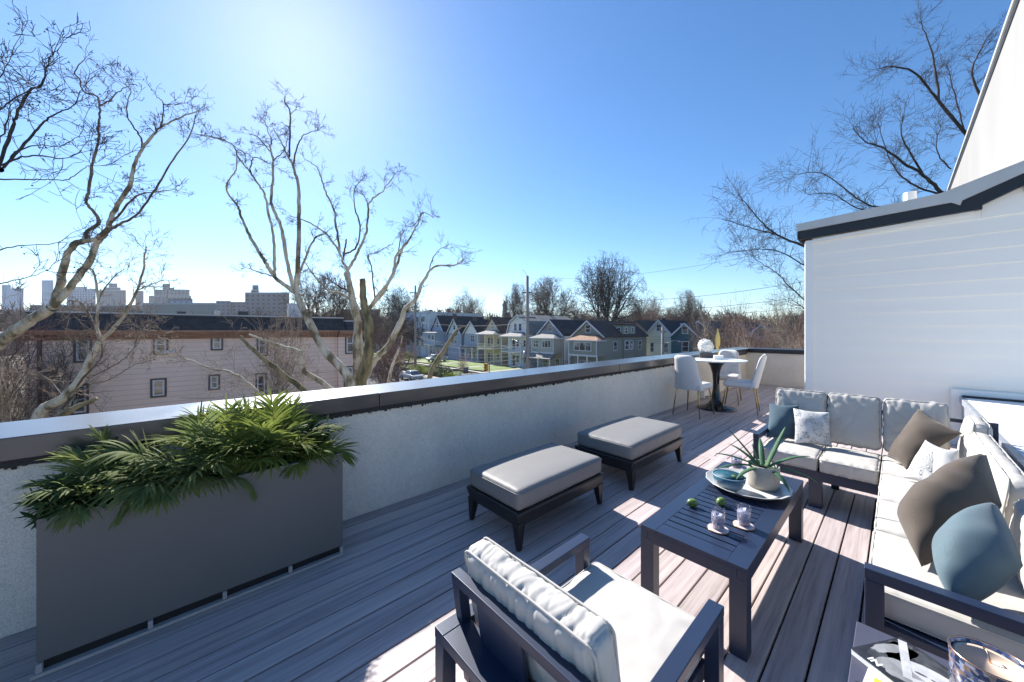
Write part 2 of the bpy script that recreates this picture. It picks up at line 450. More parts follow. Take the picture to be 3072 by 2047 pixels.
M['cover3'] = pm('cover_grey_light', (0.42, 0.42, 0.42), 0.3, 0.25, 18)
M['yellowink'] = pm('cover_yellow', (0.55, 0.60, 0.05), 0.4, 0.05)
M['sideboard'] = pm('navy_grey_board', (0.055, 0.057, 0.085), 0.5, 0.06, 5)
M['flower'] = pm('white_blossom', (0.80, 0.79, 0.76), 0.8, 0.05, 30)
M['slatepot'] = pm('dark_slate', (0.05, 0.05, 0.055), 0.5, 0.1, 10)
# background
M['bark'] = None
def barkmat(name, c0, c1, c2, scale=3.0):
    m, nt, p = newmat(name)
    v = coords(nt, (1, 1, 0.45)); f = nz(nt, v, scale, 3, 0.55); f2 = nz(nt, v, scale * 9, 5)
    c = ramp(nt, f, [(0.38, c0), (0.47, c1), (0.58, c2)])
    nt.links.new(mixc(nt, 1.0, c, ramp(nt, f2, [(0.3, (0.72,) * 3), (0.65, (1,) * 3)]), 'MULTIPLY'), p.inputs['Base Color'])
    p.inputs['Roughness'].default_value = 0.85
    bump(nt, p, f2, 0.4, 0.02)
    return m
M['sycamore'] = barkmat('sycamore_bark', (0.16, 0.125, 0.07), (0.44, 0.37, 0.26), (0.64, 0.57, 0.45), 2.6)
M['sycbranch'] = barkmat('sycamore_branch_bark', (0.09, 0.065, 0.05), (0.14, 0.10, 0.075), (0.25, 0.205, 0.16), 2.5)
M['stump'] = barkmat('mossy_cut_limb', (0.09, 0.075, 0.04), (0.20, 0.165, 0.08), (0.30, 0.24, 0.13), 3)
M['twig'] = pm('twig_bark', (0.12, 0.088, 0.068), 0.9, 0.3, 2)
M['twigpale'] = pm('pale_twig_bark', (0.30, 0.225, 0.165), 0.9, 0.4, 1.2)
M['twigdark'] = pm('dark_twig_bark', (0.045, 0.038, 0.036), 0.9, 0.3, 2)
M['twigred'] = pm('reddish_twig_bark', (0.16, 0.085, 0.075), 0.9, 0.3, 2)
M['pink'] = lap('pink_siding', (0.86, 0.64, 0.53), 0.32, 0.7, 0.10)
M['brownwood'] = pm('brown_cornice', (0.32, 0.165, 0.10), 0.7, 0.35, 2.5, bs=14, bst=0.4, stretch=(0.5, 1, 3))
M['slate'] = shingle('dark_slate_shingle', (0.045, 0.047, 0.056), 'X', 0.35, 0.16)
M['slateY'] = shingle('dark_roof_shingle', (0.025, 0.027, 0.035), 'X', 0.35, 0.13)
M['brownroof'] = shingle('brown_roof_shingle', (0.075, 0.048, 0.04), 'X', 0.35, 0.13)
M['orangeroof'] = shingle('tan_roof_shingle', (0.36, 0.21, 0.13), 'Y', 0.3, 0.1, 0.12)
M['greyroof'] = shingle('grey_roof_shingle', (0.27, 0.26, 0.25), 'X', 0.35, 0.13, 0.1)
M['tarroof'] = pm('silver_roof_coat', (0.45, 0.46, 0.48), 0.5, 0.15, 0.8)
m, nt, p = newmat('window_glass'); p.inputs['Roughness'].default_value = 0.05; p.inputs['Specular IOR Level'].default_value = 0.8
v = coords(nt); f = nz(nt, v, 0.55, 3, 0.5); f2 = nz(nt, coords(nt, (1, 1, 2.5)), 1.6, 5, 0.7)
nt.links.new(ramp(nt, mth(nt, 'ADD', mth(nt, 'MULTIPLY', f, .6), mth(nt, 'MULTIPLY', f2, .4)), [(0.42, (0.02, 0.024, 0.03)), (0.52, (0.09, 0.095, 0.10)), (0.6, (0.42, 0.41, 0.38))]), p.inputs['Base Color'])  # pale noise patches in the base colour stand in for sky reflections
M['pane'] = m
M['panegreen'] = pm('green_window_glass', (0.03, 0.06, 0.06), 0.06, 0.3, 1.5, spec=0.8)
M['winframe'] = pm('window_frame_paint', (0.62, 0.63, 0.68), 0.5, 0.05)
M['darkframe'] = pm('brown_window_casing', (0.11, 0.075, 0.065), 0.7, 0.2)
M['asphalt'] = pm('asphalt', (0.06, 0.06, 0.065), 0.9, 0.2, 1.5, bs=40, bst=0.3)
M['concrete'] = pm('concrete_paving', (0.36, 0.32, 0.29), 0.9, 0.12, 1.2, bs=30, bst=0.2)
M['earth'] = pm('town_ground', (0.085, 0.075, 0.06), 0.95, 0.35, 0.15, bs=2, bst=0.5, bd=0.1)
M['lawn'] = pm('lawn_grass', (0.13, 0.19, 0.035), 0.9, 0.4, 1.1, bs=25, bst=0.8, bd=0.05)
M['poleswood'] = pm('weathered_pole', (0.30, 0.27, 0.25), 0.9, 0.2, 4, bs=20, bst=0.4, stretch=(1, 1, 0.1))
M['wire'] = pm('wire_rubber', (0.07, 0.07, 0.072), 0.6, 0.1, 2, spec=0.3)
M['signal'] = pm('signal_yellow', (0.62, 0.30, 0.02), 0.4, 0.05)
M['signaldark'] = pm('signal_black', (0.01, 0.01, 0.01), 0.4, 0.05)
M['steel'] = pm('grey_steel', (0.35, 0.35, 0.36), 0.4, 0.1, 4, metal=0.6)
M['red'] = pm('red_paint', (0.35, 0.03, 0.03), 0.5, 0.1)

# ================================================================== TERRACE STRUCTURE
deck = MB()
BX0, BX1, BRK0, BRK1 = -3.2, 12.62, 4.80, 4.94
k = -8
while True:
    y0 = 0.143 + 0.144 * k + 0.0045; y1 = y0 + 0.135
    if y0 > 3.13: break
    y1 = min(y1, 3.146)
    for a, b in ((BX0, BRK0 - 0.003), (BRK1 + 0.003, BX1)):
        if y1 < -0.60: continue
        deck.box(a, b, max(y0, -0.62), y1, -0.025, 0.0)
    k += 1
deck.box(BRK0, BRK1, -0.62, 3.146, -0.025, 0.0)
d = deck.build('deck', M['deck'], bevel=0.003, seg=1); d['kind'] = 'structure'
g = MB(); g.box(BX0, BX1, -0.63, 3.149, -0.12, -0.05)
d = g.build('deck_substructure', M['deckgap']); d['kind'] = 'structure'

# long parapet
pw = thing('parapet_wall', 'long pale speckled stucco parapet with dark metal coping beside the deck', 'parapet', (0, 3.15, 0))
b = MB(); b.box(-3.6, 13.1, 3.15, 3.50, -6.0, 0.985); b.build('wall', M['stucco'], pw)
joints = [-3.62, -2.3, 1.246, 5.24, 9.1, 13.12]
for i in range(len(joints) - 1):
    a, c2 = joints[i] + 0.002, joints[i + 1] - 0.002
    b = MB()
    o_ = 0.0015 * (i % 2)
    b.hexa([(a, 3.10 - o_, 0.925), (c2, 3.10 - o_, 0.925), (c2, 3.535, 0.90), (a, 3.535, 0.90)],
           [(a, 3.10 - o_, 1.045 + o_), (c2, 3.10 - o_, 1.045 + o_), (c2, 3.535, 1.062 + o_), (a, 3.535, 1.062 + o_)])
    b.build('coping', M['coping'], pw, bevel=0.006)
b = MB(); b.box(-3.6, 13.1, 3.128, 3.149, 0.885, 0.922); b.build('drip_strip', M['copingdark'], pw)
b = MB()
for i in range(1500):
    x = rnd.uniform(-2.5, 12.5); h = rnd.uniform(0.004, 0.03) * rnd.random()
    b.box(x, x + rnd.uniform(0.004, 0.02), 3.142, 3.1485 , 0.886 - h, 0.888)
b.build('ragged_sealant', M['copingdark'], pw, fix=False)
# end parapet
ew = thing('parapet_wall', 'short blue-grey shaded stucco parapet closing the far end of the deck', 'parapet', (12.64, 2, 0))
b = MB(); b.box(12.64, 13.0, -0.5, 3.148, -6.0, 0.985); b.build('wall', M['stucco'], ew)
b = MB(); b.hexa([(12.60, -0.5, 0.93), (13.05, -0.5, 0.93), (13.05, 3.097, 0.93), (12.60, 3.097, 0.93)],
                 [(12.60, -0.5, 1.05), (13.05, -0.5, 1.066), (13.05, 3.097, 1.066), (12.60, 3.097, 1.05)])
b.build('coping', M['fascia'], ew, bevel=0.006)
# scupper and cable at the base of the parapet
p0 = ypl(2104, 1199, 3.13); p1 = ypl(2117, 1184, 3.13)
t = thing('scupper_cover', 'small white scupper cover at the foot of the stucco parapet behind the round table', 'scupper', (p0.x, 3.13, 0))
b = MB(); b.box(p0.x, p0.x + 0.24, 3.06, 3.149, 0.005, 0.17); b.build('cover', M['whitetrim'], t, bevel=0.008)
b = MB(); b.box(p0.x + 0.03, p0.x + 0.21, 3.055, 3.0595, 0.02, 0.05); b.build('slot', M['signaldark'], t)

# siding bulkhead at X = 8 (a lower roofed stair house), polygon in the X = 8 plane
XS = 8.0
bh = thing('stair_house', 'white lap sided stair house with black fascia and grey metal roof edge', 'stair house', (XS, 0, 0))
def roofz(y, base):    # eave line: shallow rise, then steeper near the house wall
    return base + (1.166 - y) * 0.052 if y > -0.767 else base + 1.933 * 0.052 + 0.03 + (-0.767 - y) * 0.32
b = MB()
per = 0.209; z = 1.877 - 9 * per; YR = -2.6
def topz(y): return 3.22 + (1.1 - y) * 0.04 if y > -0.767 else 3.36 + (-0.767 - y) * 0.47
ymid = lambda zz: -0.767 - (zz - 3.36) / 0.47
while z < 4.5:
    z1 = z + per
    if z1 < 3.18:
        b.hexa([(XS - .011, YR, z), (XS + 0.05, YR, z), (XS + 0.05, 1.0, z), (XS - .011, 1.0, z)], [(XS, YR, z1), (XS + 0.05, YR, z1), (XS + 0.05, 1.0, z1), (XS, 1.0, z1)])
    else:
        if z < 3.21: b.prism([(XS - .012, 1.0, z), (XS - .012, -.767, z), (XS - .012, -.767, min(z1, 3.29)), (XS - .012, 1.0, 3.225)], (.06, 0, 0))
        ya = min(-.768, ymid(z)); yb = min(-.768, ymid(z1))
        pts = [(XS - .014, ya, z), (XS - .014, YR, z), (XS - .014, YR, z1), (XS - .014, yb, z1)]
        if ya > -.769 and yb < -.769: pts.append((XS - .014, -.768, max(z + .001, min(z1, 3.36))))
        if yb > YR and ya > YR: b.prism(pts, (.06, 0, 0))
    z += per
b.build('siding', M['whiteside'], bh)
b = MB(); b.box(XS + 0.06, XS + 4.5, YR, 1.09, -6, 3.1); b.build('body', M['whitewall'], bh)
b = MB(); b.box(XS - 0.03, XS + 0.03, 1.001, 1.10, -0.1, 3.17); b.box(XS + 0.03, XS + 0.12, 1.08, 1.12, -0.1, 3.16)
b.build('corner_trim', M['whitetrim'], bh, bevel=0.004)
b = MB(); b.prism([(XS - 0.045, 1.0, 3.125), (XS - 0.045, -0.70, 3.21), (XS - 0.045, -0.70, 3.25), (XS - 0.045, 1.0, 3.175)], (0.02, 0, 0)); b.build('frieze_trim', M['whitetrim'], bh)
fz = [(1.166, 3.195), (-0.767, 3.224 + 0.02), (-0.767, 3.30), (-1.102, 3.474), (YR, 4.20)]
ft = [(YR, 4.37), (-1.102, 3.621), (-0.563, 3.335), (1.178, 3.374 - 0.0)]
b = MB()
b.prism([(XS - 0.10, y, z) for y, z in fz] + [(XS - 0.10, YR, 4.38), (XS - 0.10, -1.102, 3.623), (XS - 0.10, -0.58, 3.40), (XS - 0.10, 1.178, 3.335)], (0.075, 0, 0))
b.build('fascia', M['fascia'], bh)
b = MB()
b.prism([(XS - 0.125, 1.2, 3.34), (XS - 0.125, -0.50, 3.395), (XS - 0.125, -0.58, 3.335), (XS - 0.125, -0.60, 3.40), (XS - 0.125, -1.102, 3.625), (XS - 0.125, YR, 4.39),
         (XS - 0.125, YR, 4.53), (XS - 0.125, -1.102, 3.765), (XS - 0.125, -0.41, 3.535), (XS - 0.125, 1.209, 3.45)], (0.022, 0, 0))
b.build('drip_edge', M['flash'], bh)
b = MB()
b.prism([(XS - 0.126, 1.21, 3.45), (XS - 0.126, -0.41, 3.535), (XS - 0.126, -1.102, 3.765), (XS - 0.126, YR, 4.53), (XS - 0.126, YR, 4.545), (XS - 0.126, -1.102, 3.78), (XS - 0.126, -0.41, 3.55), (XS - 0.126, 1.21, 3.465)], (4.7, 0, 0))
b.build('roof', M['flash'], bh)
b = MB(); b.box(XS - 0.10, XS + 4.5, 1.178, 1.20, 3.2, 3.44); b.build('side_fascia', M['fascia'], bh)
b = MB()
p0 = xpl(2713, 613, 8.6)
b.tube([(8.6, p0.y - 0.06, 3.35), (8.6, p0.y - 0.06, 3.83)], 0.075, 16)
b.build('vent_pipe', M['whitetrim'], bh, smooth=False)
# tall rendered house wall
hw = thing('house_wall', 'tall sunlit white rendered house wall rising behind the white siding', 'house wall', (8.2, -1.1, 0))
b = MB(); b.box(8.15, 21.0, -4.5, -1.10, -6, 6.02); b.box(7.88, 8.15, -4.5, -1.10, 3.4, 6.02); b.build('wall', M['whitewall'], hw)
b = MB(); b.box(7.6, 21.05, -4.5, -1.06, 6.10, 6.16); b.build('coping', M['flash'], hw)
b = MB(); b.box(7.6, 21.02, -4.5, -1.085, 6.022, 6.098); b.build('shadow_line_strip', M['fascia'], hw)  # black strip built in as the shadow line below the coping
# low roof box behind the sofa
lb = thing('roof_curb', 'low white coated roof curb with metal edge beside the sofa', 'roof curb', (4, -0.6, 0))
b = MB(); b.box(-2.5, 7.93, -3.4, -0.595, -0.1, 0.645); b.build('wall', M['galv'], lb)
b = MB(); b.box(-2.52, 7.94, -3.4, -0.62, 0.647, 0.672); b.build('roof', M['roofcoat'], lb)
b = MB(); b.box(-2.52, 7.94, -0.618, -0.575, 0.60, 0.675); b.build('metal_edge', M['galv'], lb, bevel=0.004)
b = MB(); b.box(7.945, 7.965, -3.4, -0.50, 0.0, 0.78); b.build('upstand_trim', M['whitetrim'], lb)
b = MB(); b.box(7.90, 7.944, -3.4, -0.60, 0.673, 0.70); b.build('upstand_shadow', M['fascia'], lb)

# ================================================================== FURNITURE
def smooth01(x): x = max(0.0, min(1.0, x)); return x * x * (3 - 2 * x)
def cushion(name, mat, parent, lo, hi, r=0.04, bulge=0.02, wr=0.004, seed=0, mtx=None, n=(26, 26, 8), freq=26, edgewr=True, fold=None, fw=1.0, piping=False):
    lo = Vector(lo); hi = Vector(hi); c = (lo + hi) / 2; h = (hi - lo) / 2
    verts = []; faces = []
    def grid(ax, sgn, na, nb):
        a1, a2 = [i for i in range(3) if i != ax]
        base = len(verts)
        def sp(i, n_): 
            t = -1 + 2 * i / n_
            return math.copysign(1 - (1 - abs(t)) ** 1.25, t)
        for i in range(na + 1):
            for j in range(nb + 1):
                p = Vector((0, 0, 0)); p[ax] = sgn * h[ax]; p[a1] = sp(i, na) * h[a1]; p[a2] = sp(j, nb) * h[a2]
                verts.append(p)
        for i in range(na):
            for j in range(nb):
                q = [base + i*(nb+1)+j, base + (i+1)*(nb+1)+j, base + (i+1)*(nb+1)+j+1, base + i*(nb+1)+j+1]
                faces.append(tuple(q))
    for ax in range(3):
        a1, a2 = [i for i in range(3) if i != ax]
        for s_ in (-1, 1): grid(ax, s_, n[a1], n[a2])
    out = []
    sv = Vector((seed * 7.13, seed * 3.7, seed * 1.9))
    order = sorted(range(3), key=lambda i: h[i]); thin = order[0]; la, lb_ = order[1], order[2]
    for p in verts:
        core = Vector([max(-h[i] + r, min(h[i] - r, p[i])) for i in range(3)])
        d = p - core
        q = core + (d.normalized() * r if d.length > 1e-7 else Vector())
        nrm = d.normalized() if d.length > 1e-7 else Vector((0, 0, 1))
        ua, ub = p[la] / h[la], p[lb_] / h[lb_]
        bl = bulge * (1 - ua ** 4) * (1 - ub ** 4)
        q[thin] += math.copysign(bl, p[thin]) * (abs(p[thin]) / h[thin])
        wpos = c + q
        w = noise.noise(wpos * 4.0 + sv) * 0.7 + noise.noise(wpos * 9.0 + sv) * 0.3
        e = max(abs(ua), abs(ub))
        amt = wr * w
        if fold:
            q3 = Vector((wpos.x * fold[0], wpos.y * fold[1], wpos.z * fold[2])) + sv
            q3 += Vector((0, 1, 0)) * noise.noise(wpos * 3 + sv) * .9
            rg = 1 - abs(noise.noise(q3)) * 2.2; rg2 = 1 - abs(noise.noise(q3 * 2.1 + sv)) * 2.2
            amt -= wr * fw * (max(0, rg) ** 3 * 1.5 + max(0, rg2) ** 3 * .7)
        if edgewr:
            along = (p[lb_] if abs(ua) > abs(ub) else p[la])
            rip = noise.noise(Vector((along * freq, 3.1 * (abs(ua) > abs(ub)), seed * 2.3 + p[thin] * 3)))
            amt += wr * 1.6 * rip * smooth01((e - 0.62) / 0.3)
        out.append(c + q + nrm * amt)
    bm = bmesh.new()
    bv = [bm.verts.new(p if mtx is None else mtx @ p) for p in out]
    for f in faces: bm.faces.new([bv[i] for i in f])
    bmesh.ops.remove_doubles(bm, verts=bm.verts, dist=1e-4 if wr < 1e-6 else 0.0022)
    bmesh.ops.recalc_face_normals(bm, faces=bm.faces)
    off = ORG.get(parent.name, Vector()) if parent else Vector()
    bmesh.ops.translate(bm, verts=bm.verts, vec=-off)
    me = bpy.data.meshes.new(name); bm.to_mesh(me); bm.free()
    me.polygons.foreach_set('use_smooth', [True] * len(me.polygons)); me.materials.append(mat)
    o = bpy.data.objects.new(name, me); COL.objects.link(o)
    if parent: o.parent = parent
    ORG[o.name] = off
    if piping:
        b = MB(); a1, a2 = [i for i in range(3) if i != thin]
        for s_ in (-1, 1):
            pts = []
            for qx, qy, a0 in ((1, 1, 0), (-1, 1, 90), (-1, -1, 180), (1, -1, 270)):
                for k in range(6):
                    a = R(a0 + 18 * k); p = Vector((0, 0, 0))
                    p[thin] = s_ * (h[thin] - r * .30); p[a1] = qx * (h[a1] - r) + (r * .76) * math.cos(a); p[a2] = qy * (h[a2] - r) + (r * .76) * math.sin(a)
                    pts.append(c + p)
            dense = []
            for i in range(len(pts)):
                for k in range(8):
                    q = pts[i].lerp(pts[(i + 1) % len(pts)], k / 8); q[thin] += noise.noise(q * 16 + sv) * wr * .6; dense.append(q)
            dense.append(dense[0])
            b.tube([q if mtx is None else mtx @ q for q in dense], .0042, 6, cap=False)
        b.build('piping', mat, o, smooth=True)
    return o
def pillow(label, mat, cs, T=0.09, seed=1, wr=0.012, cat='cushion', group=None, pinch=0.07, power=0.5, fold=None):
    cs = [Vector(c) for c in cs]; N = 34
    c = sum(cs, Vector()) / 4
    nrm = ((cs[2] - cs[0]).cross(cs[3] - cs[1])).normalized()
    if nrm.dot(Vector((0, 0, HC)) - c) < 0: nrm = -nrm
    sv = Vector((seed * 5.1, seed * 2.7, seed * 9.3))
    V = []; F = []; UV = []
    for side in (1, -1):
        for i in range(N + 1):
            for j in range(N + 1):
                u, v = i / N, j / N
                p = cs[0]*(1-u)*(1-v) + cs[1]*u*(1-v) + cs[2]*u*v + cs[3]*(1-u)*v
                su, sv_ = math.sin(math.pi*u), math.sin(math.pi*v)
                p = p + (c - p) * pinch * (su * (1 - sv_) + sv_ * (1 - su))
                th = T * (max(su, 0) * max(sv_, 0)) ** power
                w = noise.noise(p * 5 + sv) + 0.6 * noise.noise(p * 11 + sv)
                # radial creases from the corners
                cr = 0
                for cc in cs:
                    dd = (p - cc); L = dd.length
                    cr += noise.noise(Vector((math.atan2(dd.dot((cs[1]-cs[0]).normalized()), dd.dot((cs[3]-cs[0]).normalized())) * 3.5, seed, 0))) * math.exp(-L / 0.12)
                amt = (th + (wr * (w + .0 * cr)) * min(1.0, th / (T * 0.3))) * (1 if side > 0 else -.4)
                V.append(p + nrm * amt); UV.append((u, v))
    M_ = (N + 1) ** 2
    for side in (0, 1):
        for i in range(N):
            for j in range(N):
                a = side * M_ + i*(N+1)+j
                q = (a, a + N + 1, a + N + 2, a + 1)
                F.append(q if side == 0 else q[::-1])
    me = bpy.data.meshes.new('throw_pillow'); me.from_pydata([p - c for p in V], [], F)
    ul = me.uv_layers.new(name='UVMap')
    for lp in me.loops: ul.data[lp.index].uv = UV[lp.vertex_index]
    bm = bmesh.new(); bm.from_mesh(me); bmesh.ops.remove_doubles(bm, verts=bm.verts, dist=1e-5); bmesh.ops.recalc_face_normals(bm, faces=bm.faces); bm.to_mesh(me); bm.free()
    me.polygons.foreach_set('use_smooth', [True] * len(me.polygons)); me.materials.append(mat)
    o = bpy.data.objects.new('throw_pillow', me); COL.objects.link(o); o.location = c
    return tag(o, label, cat, group)

# ---- planter
PX0, PX1, PY0, PY1, PZ = -0.519, 0.812, 2.68, 3.06, 0.728
pl = thing('planter', 'long charcoal grey rectangular planter box full of palms against the parapet', 'planter', (0.15, 2.85, 0))
b = MB()
b.box(PX0, PX1, PY0, PY0 + 0.02, 0.065, PZ); b.box(PX0, PX1, PY1 - 0.02, PY1, 0.065, PZ)
b.box(PX0, PX0 + 0.02, PY0 + 0.0205, PY1 - 0.0205, 0.065, PZ - 0.001); b.box(PX1 - 0.02, PX1, PY0 + 0.0205, PY1 - 0.0205, 0.065, PZ - 0.001)
b.box(PX0 + 0.021, PX1 - 0.021, PY0 + 0.021, PY1 - 0.021, 0.07, 0.09)
b.build('box', M['planter'], pl, bevel=0.003)
b = MB(); b.box(PX0 - 0.015, PX1 + 0.0, PY0 - 0.02, PY1, 0.004, 0.022)
for q in (0.0, 0.27, 0.50, 0.75, 0.985):
    x = PX0 + q * (PX1 - PX0); b.box(x, x + 0.02, PY0 - 0.012, PY0 + 0.01, 0.022, 0.063)
b.build('base_frame', M['planterbase'], pl, bevel=0.002)
b = MB(); b.box(PX0 + 0.01, PX1 - 0.01, PY0 + 0.012, PY1 - 0.02, 0.0225, 0.0645); b.build('base_recess', M['signaldark'], pl)
b = MB(); nx, ny = 40, 10
for i in range(nx + 1):
    for j in range(ny + 1):
        x = PX0 + 0.022 + (PX1 - PX0 - 0.044) * i / nx; y = PY0 + 0.022 + (PY1 - PY0 - 0.044) * j / ny
        b.v.append((x, y, 0.655 + 0.02 * noise.noise(Vector((x * 12, y * 12, 0)))))
for i in range(nx):
    for j in range(ny): b.f.append((i*(ny+1)+j, (i+1)*(ny+1)+j, (i+1)*(ny+1)+j+1, i*(ny+1)+j+1))
b.build('soil', M['soil'], pl, smooth=True)

def strip(V, F, p, d, nrm, L, W, droop, segs=5, fold=0.25):   # one blade
    side = d.cross(nrm).normalized(); pts = []
    cur = Vector(p); dr = Vector(d)
    base = len(V)
    for i in range(segs + 1):
        t = i / segs
        w = W * (0.35 + 1.3 * t) * (1 - t) ** 0.75 * 1.25 if t < 1 else 0.0008
        w = max(w, 0.0008)
        up = side.cross(dr).normalized()
        V.append(cur - side * w + up * (-fold * w)); V.append(cur + up * 0.0); V.append(cur + side * w + up * (-fold * w))
        dr = (dr + Vector((0, 0, -droop / segs))).normalized()
        cur = cur + dr * (L / segs)
    for i in range(segs):
        a = base + i * 3
        F.append((a, a+1, a+4, a+3)); F.append((a+1, a+2, a+5, a+4))
def frond(V, F, SV, SF, p0, az, el, L, lf, n=20, droop=1.3, w=0.011, rng=rnd, twist=0.0):
    d = Vector((math.cos(az)*math.cos(el), math.sin(az)*math.cos(el), math.sin(el)))
    pts = []; cur = Vector(p0); m = 24
    for i in range(m + 1):
        pts.append(cur.copy())
        t = i / m
        d = (d + Vector((0, 0, -droop * (0.3 + 1.4 * t) / m))).normalized()
        cur = cur + d * (L / m)
    mb = MB(); mb.tube(pts, [0.005 * (1 - 0.75 * i / m) for i in range(m + 1)], 5)
    SV_n = len(SV); SV.extend(Vector(q) for q in mb.v); SF.extend(tuple(i + SV_n for i in f) for f in mb.f)
    for i in range(n):
        t = 0.22 + 0.78 * (i + 0.5) / n
        k = min(m - 1, int(t * m)); p = pts[k].lerp(pts[k+1], t * m - k)
        tg = (pts[k+1] - pts[k]).normalized()
        sd = tg.cross(Vector((0, 0, 1)))
        if sd.length < 0.05: sd = Vector((math.sin(az), -math.cos(az), 0))
        sd.normalize(); up = sd.cross(tg).normalized()
        if twist:
            sd, up = sd * math.cos(twist) + up * math.sin(twist), up * math.cos(twist) - sd * math.sin(twist)
        a = R(62 - 38 * t) ; ll = lf * (0.55 + 0.9 * math.sin(math.pi * min(1, 0.12 + t * 0.8))) * rng.uniform(0.85, 1.1)
        for s_ in (-1, 1):
            dd = (tg * math.cos(a) + sd * s_ * math.sin(a) + up * rng.uniform(0.1, 0.4)).normalized()
            strip(V, F, p, dd, up, ll, w * rng.uniform(0.8, 1.15), rng.uniform(0.5, 1.1))
    dd = (pts[-1] - pts[-2]).normalized()
    strip(V, F, pts[-1], dd, Vector((0, 0, 1)), lf * 0.8, w, 0.6)
def palm(label, pos, specs, mat, lf, w, seed, group='palms in the planter'):
    rng = random.Random(seed)
    t = thing('palm_plant', label, 'palm', pos, group)
    V, F, SV, SF = [], [], [], []
    for az, el, L, dr in specs:
        if 215 <= az <= 320: L, dr, el = L * .78, dr * .72, el + 6
        frond(V, F, SV, SF, Vector(pos) + Vector((rng.uniform(-.015, .015), rng.uniform(-.015, .015), 0)), R(az), R(el), L, lf, n=int(16 + L * 22), droop=dr, w=w, rng=rng, twist=rng.uniform(-0.35, 0.35))
    b = MB(); b.v = [tuple(q) for q in V]; b.f = F; b.build('fronds', mat, t, smooth=True, fix=False)
    b = MB(); b.v = [tuple(q) for q in SV]; b.f = SF; b.build('stem', mat, t, smooth=True)
    return t
# azimuth 0 = +X (along the parapet, right), 180 = left, 270 = towards the deck
palm('leftmost palm in the planter, pale fronds hanging over its left end', (-0.36, 2.84, 0.66),
     [(175, 58, .17, 1.6), (235, 50, .24, 2.4), (260, 46, .28, 2.4), (150, 62, .26, 1.3), (110, 70, .32, 1.0), (300, 55, .30, 2.2), (205, 66, .28, 1.8)], M['palm2'], .12, .0085, 3)
palm('palm with the broadest drooping leaves, left of the planter centre', (-0.08, 2.86, 0.66),
     [(200, 54, .34, 2.2), (235, 52, .36, 2.6), (265, 50, .34, 2.8), (175, 62, .36, 1.9), (300, 52, .34, 2.7), (190, 72, .40, 1.8), (225, 36, .32, 2.3), (160, 46, .32, 1.7), (330, 60, .34, 2.2)], M['palm2'], .155, .0115, 4)
palm('tall spiky upright palm at the planter centre against the parapet coping', (0.18, 2.92, 0.66),
     [(90, 82, .40, .4), (150, 72, .42, .7), (60, 75, .40, .7), (200, 62, .42, 1.0), (20, 62, .38, 1.0), (280, 70, .36, 1.2), (250, 55, .40, 1.8), (320, 55, .38, 1.6)], M['palm'], .16, .0075, 5)
palm('tallest bright green palm right of the planter centre', (0.44, 2.88, 0.66),
     [(100, 80, .44, .5), (160, 70, .46, .8), (45, 72, .42, .8), (210, 55, .42, 1.4), (0, 55, .40, 1.2), (300, 52, .40, 1.9), (260, 48, .40, 2.2), (230, 66, .44, 1.2), (335, 40, .36, 1.8)], M['palm'], .165, .0085, 6)
palm('pale palm with crossing fronds between the broad leaved palm and the planter centre', (0.06, 2.80, 0.66),
     [(180, 66, .34, 1.6), (250, 58, .32, 2.4), (300, 60, .32, 2.2), (20, 60, .34, 1.6), (100, 80, .36, .6), (215, 50, .30, 2.5), (335, 46, .30, 2.4)], M['palm2'], .15, .0095, 21)
palm('green palm leaning to the deck between the centre palm and the tallest one', (0.30, 2.80, 0.66),
     [(270, 60, .32, 2.3), (230, 62, .32, 2.0), (310, 62, .32, 2.0), (180, 70, .34, 1.2), (10, 66, .34, 1.2), (95, 80, .36, .5)], M['palm'], .15, .008, 22)
palm('short fine leaved palm near the right end of the planter', (0.64, 2.84, 0.66),
     [(80, 70, .30, .9), (20, 58, .30, 1.3), (300, 50, .30, 2.2), (270, 55, .28, 2.4), (340, 40, .30, 1.9), (200, 60, .30, 1.5), (240, 40, .3, 2.3)], M['palm'], .13, .0075, 8)
palm('small dark palm sprig rising at the left rear of the planter', (-0.26, 2.98, 0.66),
     [(150, 74, .36, .5), (190, 62, .36, .9), (110, 66, .32, .7), (220, 50, .3, 1.3)], M['palm'], .12, .010, 9)
def leafy(label, pos, sx, sy, sz, n, seed, lw=0.017):
    rng = random.Random(seed)
    t = thing('leafy_shrub', label, 'shrub', pos, 'shrubs in the planter')
    V, F = [], []; st = MB()
    for s_ in range(n):
        az = rng.uniform(0, 6.28); rr = rng.random() ** .5
        tip = Vector(pos) + Vector((math.cos(az) * rr * sx, math.sin(az) * rr * sy, sz * (0.35 + 0.65 * rng.random() * (1 - 0.4 * rr))))
        base = Vector(pos) + Vector((math.cos(az) * rr * sx * .3, math.sin(az) * rr * sy * .3, 0))
        mid = base.lerp(tip, .5) + Vector((0, 0, .03))
        st.tube([base, mid, tip], [.0025, .002, .001], 4)
        for k in range(9):
            q = mid.lerp(tip, rng.uniform(0.1, 1.0))
            dd = Vector((rng.gauss(0, 1), rng.gauss(0, 1), rng.gauss(0.35, .6))).normalized()
            strip(V, F, q, dd, Vector((rng.gauss(0, .3), rng.gauss(0, .3), 1)).normalized(), rng.uniform(.045, .075), lw * rng.uniform(.7, 1.1) * .8, rng.uniform(0, .5), 4, .2)
    b = MB(); b.v = [tuple(q) for q in V]; b.f = F; b.build('leaves', M['shrub'], t, smooth=True, fix=False)
    st.build('stem', M['twigdark'], t)
leafy('dark round leaved shrub spilling over the left end of the planter', (-0.42, 2.80, 0.64), .20, .16, .26, 42, 1)
leafy('dark low shrub filling the middle of the planter under the palms', (0.10, 2.82, 0.62), .30, .12, .16, 46, 2, .014)
